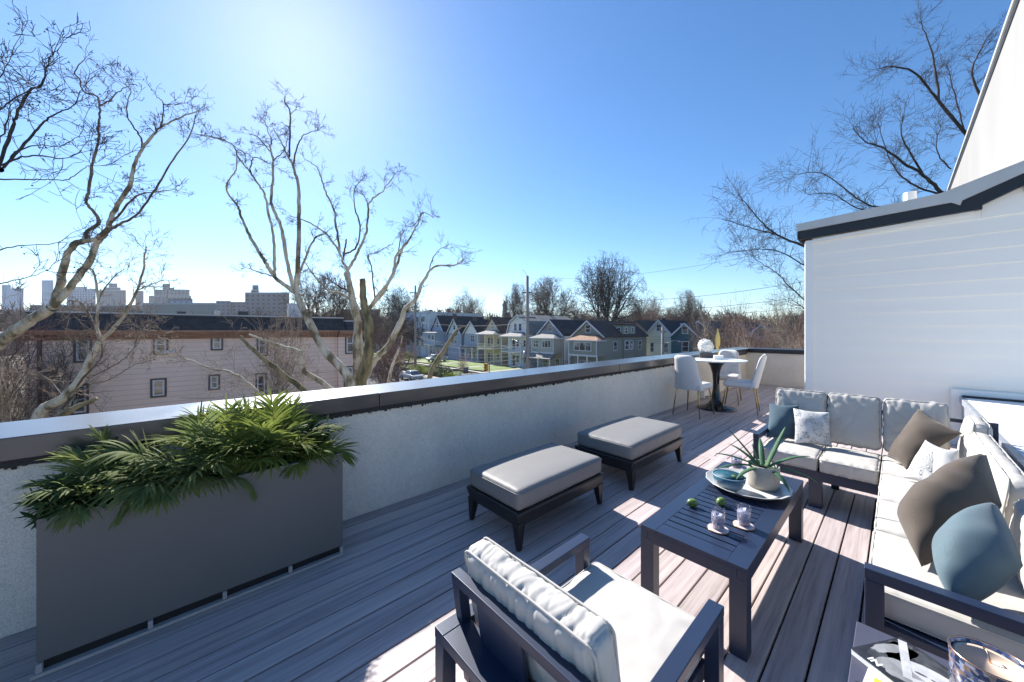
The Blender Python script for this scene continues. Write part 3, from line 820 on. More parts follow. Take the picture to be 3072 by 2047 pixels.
leafy('dark bushy shrub at the right end of the planter', (0.64, 2.90, 0.64), .15, .13, .36, 46, 3, .013)
leafy('dark low shrub between the broad palm and the left end', (-0.2, 2.80, 0.62), .22, .11, .17, 36, 12, .014)
leafy('dark low shrub under the tallest palm', (0.42, 2.80, 0.62), .22, .11, .17, 36, 13, .014)

# ---- ottoman (built at the origin corner, X 0..1.07, Y 0..0.62)
OG = 'grey ottomans along the parapet'
ot = thing('ottoman', 'nearer of two black framed ottomans with a grey cushion by the parapet', 'ottoman', (0, 0, 0), OG)
b = MB(); L_, W_ = 1.07, 0.62
b.hexa([(.01, .01, .165), (L_-.01, .01, .165), (L_-.01, W_-.01, .165), (.01, W_-.01, .165)], [(-.02, -.02, .285), (L_+.02, -.02, .285), (L_+.02, W_+.02, .285), (-.02, W_+.02, .285)])
b.build('frame', M['ottoframe'], ot, bevel=0.018, seg=3)
for x, y in ((0, 0), (L_, 0), (L_, W_), (0, W_)):
    sx = 1 if x == 0 else -1; sy = 1 if y == 0 else -1
    b = MB()
    def q4(e, z, w): 
        xs = sorted((x + sx * e, x + sx * (e + w))); ys = sorted((y + sy * e, y + sy * (e + w)))
        return [(xs[0], ys[0], z), (xs[1], ys[0], z), (xs[1], ys[1], z), (xs[0], ys[1], z)]
    b.hexa(q4(.004, 0.0, .034), q4(-.004, .20, .075)); b.build('leg', M['ottoframe'], ot, bevel=0.006)
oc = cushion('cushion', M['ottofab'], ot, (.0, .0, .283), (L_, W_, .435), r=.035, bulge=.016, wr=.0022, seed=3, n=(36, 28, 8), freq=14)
b = MB()
for zz in (.412,):
    pts = []
    for (cx, cy, a0) in ((L_-.04, W_-.04, 0), (.04, W_-.04, 90), (.04, .04, 180), (L_-.04, .04, 270)):
        for k in range(7):
            a = R(a0 + 15 * k); pts.append((cx + .0415 * math.cos(a), cy + .0415 * math.sin(a), zz))
    pts.append(pts[0]); b.tube(pts, .0035, 6, cap=False)
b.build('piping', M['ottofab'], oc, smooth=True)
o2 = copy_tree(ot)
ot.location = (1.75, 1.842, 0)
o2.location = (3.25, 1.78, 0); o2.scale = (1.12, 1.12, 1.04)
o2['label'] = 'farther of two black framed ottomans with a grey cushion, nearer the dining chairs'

# ---- coffee table
TX0, TX1, TY0, TY1, TZ = 1.98, 3.48, 0.49, 1.035, 0.45
ct = thing('coffee_table', 'dark navy black slatted metal coffee table on the sunlit deck', 'coffee table', (2.73, .76, 0))
b = MB()
ns = 19; x0, x1 = 2.085, 3.375; w = (x1 - x0) / ns
b.box(TX0, TX1, TY0, TY0 + .09, TZ - .022, TZ); b.box(TX0, TX1, TY1 - .09, TY1, TZ - .022, TZ)
b.box(TX0, x0, TY0 + .0902, TY1 - .0902, TZ - .022, TZ); b.box(x1, TX1, TY0 + .0902, TY1 - .0902, TZ - .022, TZ)
for i in range(ns):
    b.box(x0 + i * w + .0055, x0 + (i + 1) * w - .0055, TY0 + .0902, TY1 - .0902, TZ - .0221, TZ - .0001)
b.build('tabletop', M['alu'], ct, bevel=0.0015, seg=1)
b = MB(); b.box(TX0 + .002, TX1 - .002, TY0 + .002, TY0 + .045, TZ - .085, TZ - .0225); b.box(TX0 + .002, TX1 - .002, TY1 - .045, TY1 - .002, TZ - .085, TZ - .0225)
b.box(TX0 + .002, TX0 + .045, TY0 + .0455, TY1 - .0455, TZ - .085, TZ - .0225); b.box(TX1 - .045, TX1 - .002, TY0 + .0455, TY1 - .0455, TZ - .085, TZ - .0225)
b.build('apron', M['alu'], ct, bevel=0.002)
b = MB(); b.box(TX0 + .05, TX1 - .05, TY0 + .05, TY1 - .05, TZ - .06, TZ - .05); b.build('slot_shade_panel', M['signaldark'], ct)  # added black sheet, stands in for the shade seen through the slots
for x in (TX0, TX1 - .08):
    for y in (TY0, TY1 - .08):
        b = MB(); b.box(x + .001, x + .079, y + .001, y + .079, 0, TZ - .0855 + .02); b.build('leg', M['alu'], ct, bevel=0.003)

# ---- sectional sofa
sf = thing('sectional_sofa', 'L shaped black metal frame sofa with off white cushions', 'sofa', (4.2, 0, 0))
FXF, FY0 = 4.17, 0.10
b = MB()
b.box(FXF, FXF + .05, FY0, .98, .245, .335); b.box(FXF, 4.9, .93, .98, .245, .3345); b.box(4.86, 4.91, -.56, .93, .245, .40)
b.box(2.2, FXF - .001, FY0 - .05, FY0, .245, .335); b.box(2.2, 2.25, -.56, FY0 - .0505, .245, .3348); b.box(2.2505, 4.859, -.562, -.52, .245, .40)
b.box(2.26, 4.85, -.51, .045, .30, .33); b.box(4.225, 4.85, .046, .925, .30, .331)
b.build('frame', M['alu'], sf, bevel=0.003)
for (x0, x1, y0, y1) in ((4.171, 4.25, .46, .555), (4.171, 4.22, .0, .06), (4.8, 4.85, .4, .46), (3.2, 3.26, .04, .085), (2.21, 2.245, -.55, -.50), (4.82, 4.88, -.54, -.48), (3.2, 3.26, -.55, -.50)):
    b = MB(); b.box(x0, x1, y0, y1, 0, .246); b.build('leg', M['alu'], sf, bevel=0.003)
b = MB(); b.box(FXF - .002, FXF + .045, .931, .981, 0, .52); b.box(FXF - .003, 4.88, .930, .982, .521, .57); b.box(4.84, 4.88, .932, .98, .336, .52)
b.build('arm', M['alu'], sf, bevel=0.003)
b = MB(); b.box(2.19, 2.245, .04, .10, 0, .51); b.box(2.188, 2.247, -.565, .102, .511, .56); b.box(2.19, 2.245, -.56, -.51, .34, .51)
b.build('arm', M['alu'], sf, bevel=0.003)
b = MB(); b.box(4.93, 4.955, -.56, .95, .80, .83); b.box(4.93, 4.955, .90, .94, .30, .80); b.box(4.93, 4.955, -.56, -.52, .30, .80)
b.box(2.25, 4.92, -.575, -.552, .62, .645)
b.build('back_frame', M['alu'], sf, bevel=0.002)
for i, (y0, y1) in enumerate(((.488, .925), (.103, .482))):
    cushion('seat_cushion', M['cream'], sf, (4.14, y0, .337), (4.74, y1, .455), r=.03, bulge=.012, wr=.004, seed=20 + i, n=(36, 36, 9), freq=34, fold=(6, 6, 5), fw=.5, piping=True)
for i, (x0, x1) in enumerate(((4.12, 4.74), (3.485, 4.115), (2.935, 3.48), (2.255, 2.93))):
    cushion('seat_cushion', M['cream'], sf, (x0, -.50, .337), (x1, .098 if i else .098, .455), r=.025, bulge=.008, wr=.003, seed=30 + i, n=(36, 36, 9), freq=30, fold=(6, 6, 5), fw=.5, piping=True)
for i, (y0, y1) in enumerate(((.492, .925), (.102, .486), (-.30, .096))):
    mt = Matrix.Translation((4.82, 0, .45)) @ Matrix.Rotation(R(11), 4, 'Y') @ Matrix.Translation((-4.82, 0, -.45))
    cushion('back_cushion', M['cream'], sf, (4.72, y0, .46), (4.86, y1, .965), r=.04, bulge=.018, wr=.0045, seed=40 + i, n=(9, 44, 44), freq=30, mtx=mt, fold=(5, 7, 6), fw=.8, piping=True)
for i, (x0, x1, zt2) in enumerate(((4.40, 4.78, .90), (3.09, 4.395, .84), (2.255, 3.085, .77))):
    mt = Matrix.Translation((0, -.42, .45)) @ Matrix.Rotation(R(6), 4, 'X') @ Matrix.Translation((0, .42, -.45))
    cushion('back_cushion', M['cream'], sf, (x0, -.43 - (i == 2) * .035, .46), (x1, -.33 - (i == 2) * .035, zt2), r=.045, bulge=.02, wr=.0045, seed=50 + i, n=(48, 9, 40), freq=22, mtx=mt, fold=(7, 5, 6), fw=.8, piping=True)

PG = 'throw pillows on the sofa'
pillow('slate teal velvet pillow at the sofa end by the armrest', M['teal'], [(4.47, .935, .475), (4.60, .70, .475), (4.70, .70, .82), (4.70, .955, .80)], .075, 1, group=PG)
pillow('white pillow with grey lace print leaning beside the teal one', M['print1'], [(4.47, .70, .475), (4.585, .43, .47), (4.62, .45, .80), (4.62, .735, .795)], .065, 2, group=PG)
pillow('taupe brown pillow standing on its corner in the sofa corner', M['brown'], [(4.24, -.045, .485), (4.5, .07, .50), (4.68, -.118, .925), (4.5, -.342, .79)], .10, 3, wr=.014, group=PG)
pillow('white pillow with a grey flower print in front of the brown corner pillow', M['floral'], [(3.92, -.20, .475), (4.03, -.02, .475), (4.2, -.141, .755), (4.10, -.27, .72)], .065, 4, group=PG)
pillow('small white lace pillow tucked between the flower print pillow and the big brown one', M['lace'], [(3.85, -.30, .56), (3.86, -.16, .56), (3.95, -.17, .76), (3.98, -.285, .765)], .05, 5, group=PG)
pillow('large brown pillow slumped across the middle of the long sofa side', M['brown'], [(2.57, -.075, .475), (2.90, -.005, .56), (3.12, -.315, .945), (2.87, -.335, .765)], .165, 6, wr=.022, group=PG, pinch=.0, power=.36)
pillow('big rounded slate blue pillow slumped behind the near sofa armrest', M['teal2'], [(2.27, -.16, .475), (2.50, -.109, .60), (2.69, -.30, .815), (2.41, -.33, .68)], .135, 7, wr=.02, group=PG, pinch=-.05, power=.36)

# ---- armchair
ac = thing('armchair', 'black metal armchair with off white cushions seen from behind', 'armchair', (1.1, .78, 0))
AY0, AY1, AX0, AX1 = .447, 1.112, .644, 1.506
b = MB()
b.box(AX0 + .06, AX1 - .06, AY0 + .058, AY0 + .09, .25, .32); b.box(AX0 + .06, AX1 - .06, AY1 - .09, AY1 - .058, .25, .32)
b.box(AX1 - .058, AX1 - .02, AY0 + .0585, AY1 - .0585, .25, .3195); b.box(AX0 + .1, AX1 - .0585, AY0 + .0905, AY1 - .0905, .28, .31)
b.build('seat_frame', M['alu'], ac, bevel=.003)
for y0 in (AY0, AY1 - .055):
    b = MB(); b.box(AX0, AX1, y0, y0 + .055, .512, .55); b.build('arm', M['alu'], ac, bevel=.003)
    for x0 in (AX0 + .001, AX1 - .055):
        b = MB(); b.box(x0, x0 + .054, y0 + .001, y0 + .054, 0, .5115); b.build('leg', M['alu'], ac, bevel=.003)
b = MB(); b.box(AX0 + .0005, AX0 + .115, AY0 + .0555, AY1 - .0555, .513, .5495); b.build('rear_shelf', M['alu'], ac, bevel=.003)
def lean(z): return .745 - (z - .40) * .135
b = MB()
def lbox(y0, y1, z0, z1, t0, t1):
    b.hexa([(lean(z0) + t0, y0, z0), (lean(z0) + t1, y0, z0), (lean(z0) + t1, y1, z0), (lean(z0) + t0, y1, z0)],
           [(lean(z1) + t0, y0, z1), (lean(z1) + t1, y0, z1), (lean(z1) + t1, y1, z1), (lean(z1) + t0, y1, z1)])
lbox(1.056, 1.096, .30, .685, 0, .04); lbox(.463, .503, .30, .685, 0, .04); lbox(.463, 1.096, .6855, .725, 0, .04); lbox(.504, 1.055, .30, .35, 0, .0395)
b.build('back_frame', M['alu'], ac, bevel=.003)
for y0, y1 in ((.90, .985), (.67, .835), (.55, .62)):
    pass
for y0, y1 in ((.74, .955), (.53, .60)):
    b = MB(); lbox(y0, y1, .3505, .685, .004, .02); b.build('back_slat', M['alu'], ac, bevel=.002)
cushion('seat_cushion', M['cream'], ac, (.86, .512, .322), (1.545, 1.052, .425), r=.03, bulge=.012, wr=.0028, seed=71, n=(44, 40, 9), freq=16, fold=(5, 5, 5), fw=.7, piping=True)
mt = Matrix.Translation((.80, 0, .42)) @ Matrix.Rotation(R(-10), 4, 'Y') @ Matrix.Translation((-.80, 0, -.42))
bc = cushion('back_cushion', M['cream'], ac, (.80, .50, .42), (.912, 1.085, .815), r=.042, bulge=.012, wr=.0036, seed=77, n=(18, 120, 70), freq=16, mtx=mt, fold=(8, 19, 5), fw=1.25, piping=True)

# ---- things on the coffee table
tz = TZ + .0005
tc_ = Vector((3.0, .745, tz))
tr = thing('serving_tray', 'cream faceted round tray on the coffee table', 'tray', tc_)
b = MB(); n_ = 15
prof = [(.18, .0), (.19, .001), (.262, .042), (.268, .045), (.262, .047), (.19, .012), (.0001, .010)]
b.lathe(prof, tc_, n_); b.build('dish', M['tray'], tr, bevel=.002)
bo = gp(1683 * K, 1122 * K, .47); bo = Vector((2.86, .82, TZ + .012))
bw = thing('bowl', 'deep teal glazed bowl holding limes on the cream tray', 'bowl', bo)
b = MB(); b.lathe([(.045, 0), (.05, .002), (.082, .03), (.098, .065), (.103, .10), (.099, .1), (.094, .066), (.077, .034), (.04, .01), (.0001, .008)], bo, 40); b.build('shell', M['bowl'], bw, smooth=True)
b = MB(); b.lathe([(.0988, .0995), (.0935, .066), (.0765, .035), (.04, .0115), (.0001, .0095)], bo, 40); b.build('glazed_inside', M['bowlin'], bw, smooth=True)
b = MB(); b.tube([bo + Vector((.1015 * math.cos(a * .131), .1015 * math.sin(a * .131), .101)) for a in range(49)], .0028, 6, cap=False); b.build('rim', M['bowlrim'], bw, smooth=True)
def lime(label, p, rz, rx=.031, tilt=0):
    b = MB(); n2 = 16
    prof = [(max(1e-6, .026 * math.sin(math.pi * i / 14) ** .9), -.034 * math.cos(math.pi * i / 14)) for i in range(15)]
    prof[-1] = (1e-6, .040); prof[0] = (1e-6, -.037)
    b.lathe(prof, (0, 0, 0), n2)
    o = b.build('lime', M['lime'], None, smooth=True)
    o.rotation_euler = (R(88 + tilt), 0, R(rz)); o.location = p; o.scale = (1.0,) * 3
    return tag(o, label, 'lime', 'limes')
l1 = gp(1591 * K, 1158 * K, TZ + .02); l2 = gp(1657 * K, 1155 * K, TZ + .02)
lime('lime lying alone near the long edge of the coffee table', (l1.x, l1.y, TZ + .0265), 40)
lime('lime lying on the coffee table between the tray and the tumblers', (l2.x, l2.y, TZ + .0265), 75)
lime('darker lime inside the teal bowl, left of the other', (bo.x - .012, bo.y + .04, bo.z + .066), 20)
lime('upper lime inside the teal bowl resting against the other', (bo.x + .012, bo.y - .026, bo.z + .078), 100)
po = Vector((3.09, .665, TZ + .012))
pp = thing('potted_agave', 'spiky green agave in a beige stoneware pot on the tray', 'potted plant', po)
b = MB(); b.lathe([(.082, 0), (.092, .004), (.098, .03), (.100, .16), (.097, .166), (.090, .16), (.088, .13)], po, 48); b.build('pot', M['pot'], pp, smooth=True)
b = MB(); b.lathe([(.0885, .135), (.05, .145), (.0001, .15)], po, 24); b.build('soil', M['soil'], pp, smooth=True)
def agleaf(az, el, L, W, droop, seed):
    V, F = [], []; d0 = Vector((math.cos(az) * math.cos(el), math.sin(az) * math.cos(el), math.sin(el)))
    cur = po + Vector((math.cos(az) * .02, math.sin(az) * .02, .14)); side = Vector((-math.sin(az), math.cos(az), 0)); m = 14
    for i in range(m + 1):
        t = i / m
        w = W * (0.55 + 1.5 * t) * (1 - t) ** .8 if t < 1 else .0006
        up = side.cross(d0).normalized()
        if up.z < 0 and i == 0: up = -up
        for q, h in ((-1, .35), (-.5, .1), (0, 0), (.5, .1), (1, .35)): V.append(cur + side * (w * q) + up * (h * w))
        d0 = (d0 + Vector((0, 0, -droop * (0.4 + 1.2 * t) / m))).normalized(); cur = cur + d0 * (L / m)
    for i in range(m):
        for q in range(4): a = i * 5 + q; F.append((a, a + 1, a + 6, a + 5))
    b = MB(); b.v = [tuple(x) for x in V]; b.f = F
    o = b.build('leaf', M['agave'], pp, smooth=True, fix=False)
    s_ = o.modifiers.new('thickness', 'SOLIDIFY'); s_.thickness = .003
# image right is az about -42 deg, towards the camera about 227 deg
vr = -42.4
for az, el, L, W, dr in ((vr + 8, 62, .33, .024, .15), (vr + 178, 55, .36, .020, .35), (vr + 172, 28, .32, .022, .55), (vr + 186, 18, .34, .021, .75), (vr + 205, 14, .30, .022, .9),
                         (vr - 8, 34, .31, .022, .75), (vr - 28, 14, .31, .022, 1.1), (vr - 85, 18, .24, .024, 1.9), (vr + 130, 45, .24, .022, .8), (vr + 60, 50, .26, .022, .7), (vr + 150, 75, .17, .030, .2)):
    agleaf(R(az), R(el), L, W, dr, 0)
def tumbler(label, p):
    p = Vector(p)
    c = MB(); c.lathe([(.0001, 0), (.052, 0), (.055, .003), (.053, .007), (.0001, .0075)], p, 28)
    co = c.build('coaster', M['coaster'], None, smooth=False); ORG
    r = MB(); r.tube([(p.x + .0545 * math.cos(a * .2244), p.y + .0545 * math.sin(a * .2244), p.z + .0042) for a in range(29)], .003, 6, cap=False)
    tag(co, 'round pink agate coaster with a copper rim under ' + label[1], 'coaster', 'agate coasters')
    ro = r.build('rim', M['coasterrim'], co, smooth=True)
    q = p + Vector((0, 0, .0078))
    t = thing('tumbler', label[0], 'glass', q, 'tumblers with ice')
    g_ = MB(); g_.lathe([(.0001, 0), (.031, 0), (.034, .004), (.038, .112), (.0365, .113), (.0355, .111), (.0322, .012), (.0001, .010)], q, 36); g_.build('glass', M['glass'], t, smooth=True)
    ic = MB(); rr = random.Random(int(p.x * 1000))
    for k in range(11):
        a = rr.uniform(0, 6.28); r0 = rr.uniform(.006, .022); z = .022 + .0058 * k
        ctr = q + Vector((r0 * math.cos(a), r0 * math.sin(a), z)); s_ = .0125
        mt = Matrix.Rotation(rr.uniform(0, 3), 3, Vector((rr.random(), rr.random(), rr.random() + .1)).normalized())
        cs_ = [ctr + mt @ Vector((x, y, zz)) * s_ for zz in (-1, 1) for x, y in ((-1, -1), (1, -1), (1, 1), (-1, 1))]
        ic.hexa(cs_[:4], cs_[4:])
    ic.build('ice', M['ice'], t, bevel=.002)
    lq = MB(); lq.lathe([(.0001, .0125), (.030, .0125), (.0325, .04), (.0345, .078), (.0001, .079)], q, 24); lq.build('drink', M['ice'], t, smooth=True)
g1 = gp(1650 * K, 1217 * K, tz); g2 = gp(1709 * K, 1209 * K, tz); g3 = gp(1684 * K, 1080 * K, tz)
tumbler(('faceted iced tumbler farther from the tray on the coffee table', 'the tumbler farther from the tray'), (g1.x, g1.y, tz))
tumbler(('faceted iced tumbler nearest the tray edge on the coffee table', 'the tumbler near the table centre'), (g2.x, g2.y, tz))
tumbler(('iced tumbler behind the tray at the far table end', 'the tumbler behind the tray'), (3.33, .90, tz))

# ---- side table, magazine, candle
st = thing('side_table', 'low navy grey side table by the near sofa armrest', 'side table', (1.75, -.1, 0))
b = MB(); b.box(1.35, 1.955, -.42, .112, .42, .449); b.build('tabletop', M['sideboard'], st, bevel=.003)
for x in (1.36, 1.905):
    for y in (-.41, .06):
        b = MB(); b.box(x, x + .04, y, y + .04, 0, .4195); b.build('leg', M['alu'], st, bevel=.002)
A = gp(1954 * K, 1485 * K, .478); B = gp(2069 * K, 1460 * K, .478); Cc = gp(2198 * K, 1548 * K, .478)
ux = (Cc - A); 
e1 = (B - A); e1.z = 0; wdt = e1.length; e1.normalize(); e2 = Vector((e1.y, -e1.x, 0))    # e2 towards the camera side
if e2.dot(gp(2000 * K, 1560 * K, .478) - A) < 0: e2 = -e2
mg = thing('magazine', 'black and white magazine with a portrait cover on the side table', 'magazine', A)
A0 = Vector((A.x, A.y, .4495)); ML = .30; wdt = max(wdt, .2)
def mq(s_, t_, z): return A0 + e1 * (s_ * wdt) + e2 * (t_ * ML) + Vector((0, 0, z))
b = MB(); b.hexa([mq(.01, .005, .001), mq(.99, .005, .001), mq(.99, .99, .001), mq(.01, .99, .001)], [mq(.01, .005, .021), mq(.99, .005, .021), mq(.99, .99, .021), mq(.01, .99, .021)]); b.build('pages', M['paper'], mg)
b = MB(); b.hexa([mq(0, 0, .0215), mq(1, 0, .0215), mq(1, 1, .0215), mq(0, 1, .0215)], [mq(0, 0, .0225), mq(1, 0, .0225), mq(1, 1, .0225), mq(0, 1, .0225)]); cv = b.build('cover', M['ink'], mg)
def blob(c, rx, ry, rot, z, n=26, wob=.06, sd=0):
    pts = []
    for k in range(n):
        a = 2 * math.pi * k / n; rr = 1 + wob * noise.noise(Vector((math.cos(a) * 2 + sd, math.sin(a) * 2, sd)))
        x, y = rx * rr * math.cos(a), ry * rr * math.sin(a)
        pts.append(mq(c[0] + x * math.cos(rot) - y * math.sin(rot), c[1] + (x * math.sin(rot) + y * math.cos(rot)), z))
    return pts
def flat(name, polys, mat, par):
    b = MB()
    for pts in polys: b.prism(pts, (0, 0, .0002))
    return b.build(name, mat, par, fix=True)
flat('hair_shape', [blob((.62, .42), .36, .40, .2, .0226, wob=.35, sd=2), blob((.55, .14), .4, .12, 0, .0226, wob=.3, sd=4)], M['cover1'], cv)
flat('shoulder_shape', [blob((.30, .34), .24, .17, .5, .0229, wob=.3, sd=1), blob((.55, .09), .24, .06, .1, .0229, wob=.3, sd=7)], M['cover2'], cv)
flat('face_shape', [blob((.60, .50), .17, .26, -.35, .0232, wob=.12, sd=3)], M['cover3'], cv)
flat('feature_shape', [blob((.50, .41), .05, .018, .9, .0235), blob((.545, .50), .03, .012, 1.2, .0235), blob((.60, .60), .038, .016, .3, .0235), blob((.68, .54), .036, .014, .3, .0235), blob((.72, .66), .12, .07, .3, .0235, wob=.5, sd=9)], M['cover1'], cv)
def band(p, q, w, z):
    p = mq(*p, z); q = mq(*q, z); d = (q - p).normalized(); s_ = Vector((d.y, -d.x, 0)) * w
    return [p - s_, q - s_, q + s_, p + s_]
flat('triangle_mark', [band((.93, .05), (.24, .42), .011, .0237), band((.27, .44), (.93, .93), .011, .0239)], M['cover3'], cv)
def lettering(txt, pos, size, mat, par, xdir, ydir, name='lettering'):
    cu = bpy.data.curves.new(name, 'FONT'); cu.body = txt; cu.size = size; cu.extrude = .0002; cu.offset = size * .03
    cu.materials.append(mat)
    tmp = bpy.data.objects.new(name, cu); me = bpy.data.meshes.new_from_object(tmp); bpy.data.objects.remove(tmp)
    o = bpy.data.objects.new(name, me); COL.objects.link(o)
    x = Vector(xdir).normalized(); y = Vector(ydir).normalized(); z = x.cross(y)
    m4 = Matrix((x, y, z)).transposed().to_4x4(); m4.translation = Vector(pos) - ORG[par.name]
    o.parent = par; o.matrix_local = m4
    ORG[o.name] = ORG[par.name]
    return o
lettering('IN', mq(.05, .14, .0231), .032, M['paper'], cv, e2, e1)
lettering('SU', mq(.27, .79, .0236), .040, M['paper'], cv, e2, e1)
lettering('POW', mq(.13, .70, .0236), .040, M['paper'], cv, e2, e1)
mg2 = thing('magazine', 'pale printed leaflet with a yellow edged corner under the portrait magazine', 'leaflet', (1.6, 0, .45))
c0 = gp(1990 * K, 1540 * K, .4495)
b = MB(); b.hexa([(c0.x - .20, c0.y - .10, .4495), (c0.x + .0, c0.y - .10, .4495), (c0.x + .015, c0.y - .005, .4495), (c0.x - .20, c0.y + .02, .4495)],
                 [(c0.x - .20, c0.y - .10, .452), (c0.x + .0, c0.y - .10, .452), (c0.x + .015, c0.y - .005, .452), (c0.x - .20, c0.y + .02, .452)]); b.build('pages', M['paper'], mg2)
b = MB(); b.box(c0.x - .05, c0.x - .02, c0.y - .11, c0.y - .02, .4523, .4533); b.build('yellow_corner', M['yellowink'], mg2)
b = MB(); b.box(c0.x - .12, c0.x - .08, c0.y - .06, c0.y + .02, .4523, .4531); b.build('black_patch', M['ink'], mg2)
cc = gp(2276 * K, 1512 * K, .62); cc.z = .4495
cd = thing('jar_candle', 'copper topped candle in an iridescent blue mosaic glass jar', 'candle', cc)
b = MB(); b.lathe([(.0001, 0), (.074, 0), (.078, .004), (.080, .165), (.078, .168), (.0745, .165), (.073, .01), (.0001, .008)], cc, 48); b.build('jar', M['mosaic'], cd, smooth=True)
b = MB(); b.lathe([(.074, .155), (.066, .158), (.055, .150), (.03, .1455), (.0001, .145)], cc, 48); b.build('wax', M['wax'], cd, smooth=True)
b = MB(); b.tube([cc + Vector((.0795 * math.cos(a * .131), .0795 * math.sin(a * .131), .167)) for a in range(49)], .0028, 8, cap=False); b.build('rim', M['copper'], cd, smooth=True)
b = MB(); b.tube([cc + Vector((0, 0, .145)), cc + Vector((.002, 0, .165)), cc + Vector((.012, .006, .182)), cc + Vector((.022, .010, .18))], .0022, 6)
b.ball(cc + Vector((0, 0, .149)), .005, 8, 6); b.build('wick', M['copper'], cd, smooth=True)

# ---- bistro set
BC = Vector((7.98, 2.52, 0))
bt = thing('pedestal_table', 'round white marble dining table on a black trumpet pedestal', 'dining table', BC)
b = MB(); b.lathe([(.0001, .975), (.50, .975), (.535, .985), (.545, .997), (.54, 1.005), (.0001, 1.006)], BC, 64); b.build('tabletop', M['marble'], bt, smooth=False, bevel=.002)
b = MB(); b.lathe([(.0001, 0), (.35, 0), (.36, .012), (.34, .03), (.22, .055), (.14, .11), (.09, .22), (.062, .40), (.058, .55), (.07, .72), (.11, .87), (.17, .96), (.18, .974), (.0001, .9745)], BC, 56); b.build('pedestal', M['blackgloss'], bt, smooth=True)
CG = 'white dining chairs around the pedestal table'
ch = thing('dining_chair', 'white leather dining chair with brass legs, seen from its back left of the table', 'chair', (0, 0, 0), CG)
cushion('seat', M['vinylwhite'], ch, (-.24, -.255, .50), (.30, .255, .61), r=.05, bulge=.012, wr=.001, seed=5, n=(22, 22, 8), edgewr=False)
V, F = [], []; ns_, nt_ = 22, 18
for side in (0, 1):
    for i in range(ns_ + 1):
        for j in range(nt_ + 1):
            s_ = i / ns_; t = -1 + 2 * j / nt_
            hw = .265 - .075 * s_
            ex = abs(t) ** 6
            zt = .50 + .65 * s_ - .05 * (abs(t) ** 5) * smooth01((s_ - .75) / .25)
            x = -.225 - .15 * s_ + .085 * t * t * (1 - .35 * s_)
            thick = .038 * (1 - ex) ** .5 * (1 - smooth01((s_ - .86) / .14) ** 2) ** .5 if s_ < 1 else 0
            V.append(Vector((x + (thick if side else -thick), hw * t, zt)))
m_ = (ns_ + 1) * (nt_ + 1)
for side in (0, 1):
    for i in range(ns_):
        for j in range(nt_):
            a = side * m_ + i*(nt_+1)+j; F.append((a, a+1, a+nt_+2, a+nt_+1))
b = MB(); b.v = [tuple(x) for x in V]; b.f = F
o = b.build('backrest', M['vinylwhite'], ch, smooth=True)
bm = bmesh.new(); bm.from_mesh(o.data); bmesh.ops.remove_doubles(bm, verts=bm.verts, dist=1e-4); bmesh.ops.recalc_face_normals(bm, faces=bm.faces); bm.to_mesh(o.data); bm.free()
b = MB(); b.box(-.09, -.05, -.2585, -.2565, .60, .64)
for sx in (-1, 1):
    for sy in (-1, 1):
        b = MB(); b.tube([(.02 + sx * .16, sy * .17, .505), (.02 + sx * .215, sy * .195, .495), (.02 + sx * .24, sy * .205, .45), (.03 + sx * .30, sy * .25, 0)], [.013, .013, .013, .0095], 10); b.build('leg', M['gold'], ch, smooth=True)
c2 = copy_tree(ch); c3 = copy_tree(ch)
ch.location = (7.07, 2.64, 0); ch.rotation_euler[2] = R(-4)
c2.location = (8.06, 2.08, 0); c2.rotation_euler[2] = R(100); c2['label'] = 'white leather dining chair with brass legs seen from the side, nearest the sofa'
c3.location = (9.0, 2.62, 0); c3.rotation_euler[2] = R(190); c3['label'] = 'white leather dining chair facing the camera from behind the marble table'
fb = gp(2117, 1073, 1.0065)
fp = thing('flower_pot', 'white blossom ball in a square black pot on the marble table', 'flower pot', fb)
b = MB(); rot = R(YAW)
def rbox(b, c, hx, hy, z0, z1, a, tp=1.0):
    ca, sa = math.cos(a), math.sin(a)
    def P(x, y, z): return (c.x + x*ca - y*sa, c.y + x*sa + y*ca, z)
    b.hexa([P(-hx,-hy,z0), P(hx,-hy,z0), P(hx,hy,z0), P(-hx,hy,z0)], [P(-hx*tp,-hy*tp,z1), P(hx*tp,-hy*tp,z1), P(hx*tp,hy*tp,z1), P(-hx*tp,hy*tp,z1)])
rbox(b, fb, .12, .12, 1.0065, 1.12, R(25)); b.build('pot', M['slatepot'], fp, bevel=.006)
bm = bmesh.new(); bc_ = Vector((fb.x, fb.y, 1.26)); rr = random.Random(3)
b = MB()
for k in range(240):
    d_ = Vector((rr.gauss(0, 1), rr.gauss(0, 1), rr.gauss(0, 1))).normalized()
    b.ball(bc_ + d_ * rr.uniform(.128, .15), rr.uniform(.014, .022), 6, 4)
b.ball(bc_, .135, 20, 12); b.build('blossom_ball', M['flower'], fp, smooth=True)
lf = gp(2155, 1078, 1.0065)
lv = thing('leaf_sculpture', 'gold leaf ornament on a white block on the marble table', 'ornament', lf)
b = MB(); rbox(b, lf, .085, .085, 1.0065, 1.085, R(20)); b.build('block', M['whitetrim'], lv, bevel=.005)
b = MB(); b.tube([(lf.x, lf.y, 1.085), (lf.x, lf.y, 1.20), (lf.x + .005, lf.y, 1.62)], [.006, .006, .003], 8); b.build('stem', M['gold'], lv, smooth=True)
V, F = [], []
for i in range(17):
    t = i / 16; z = 1.20 + .44 * t; w = .058 * math.sin(math.pi * t ** .8) + .001
    for q in (-1, -.5, 0, .5, 1): V.append((lf.x + RX * w * q, lf.y + RY * w * q + .012 * abs(q), z))
for i in range(16):
    for q in range(4): a = i * 5 + q; F.append((a, a+1, a+6, a+5))
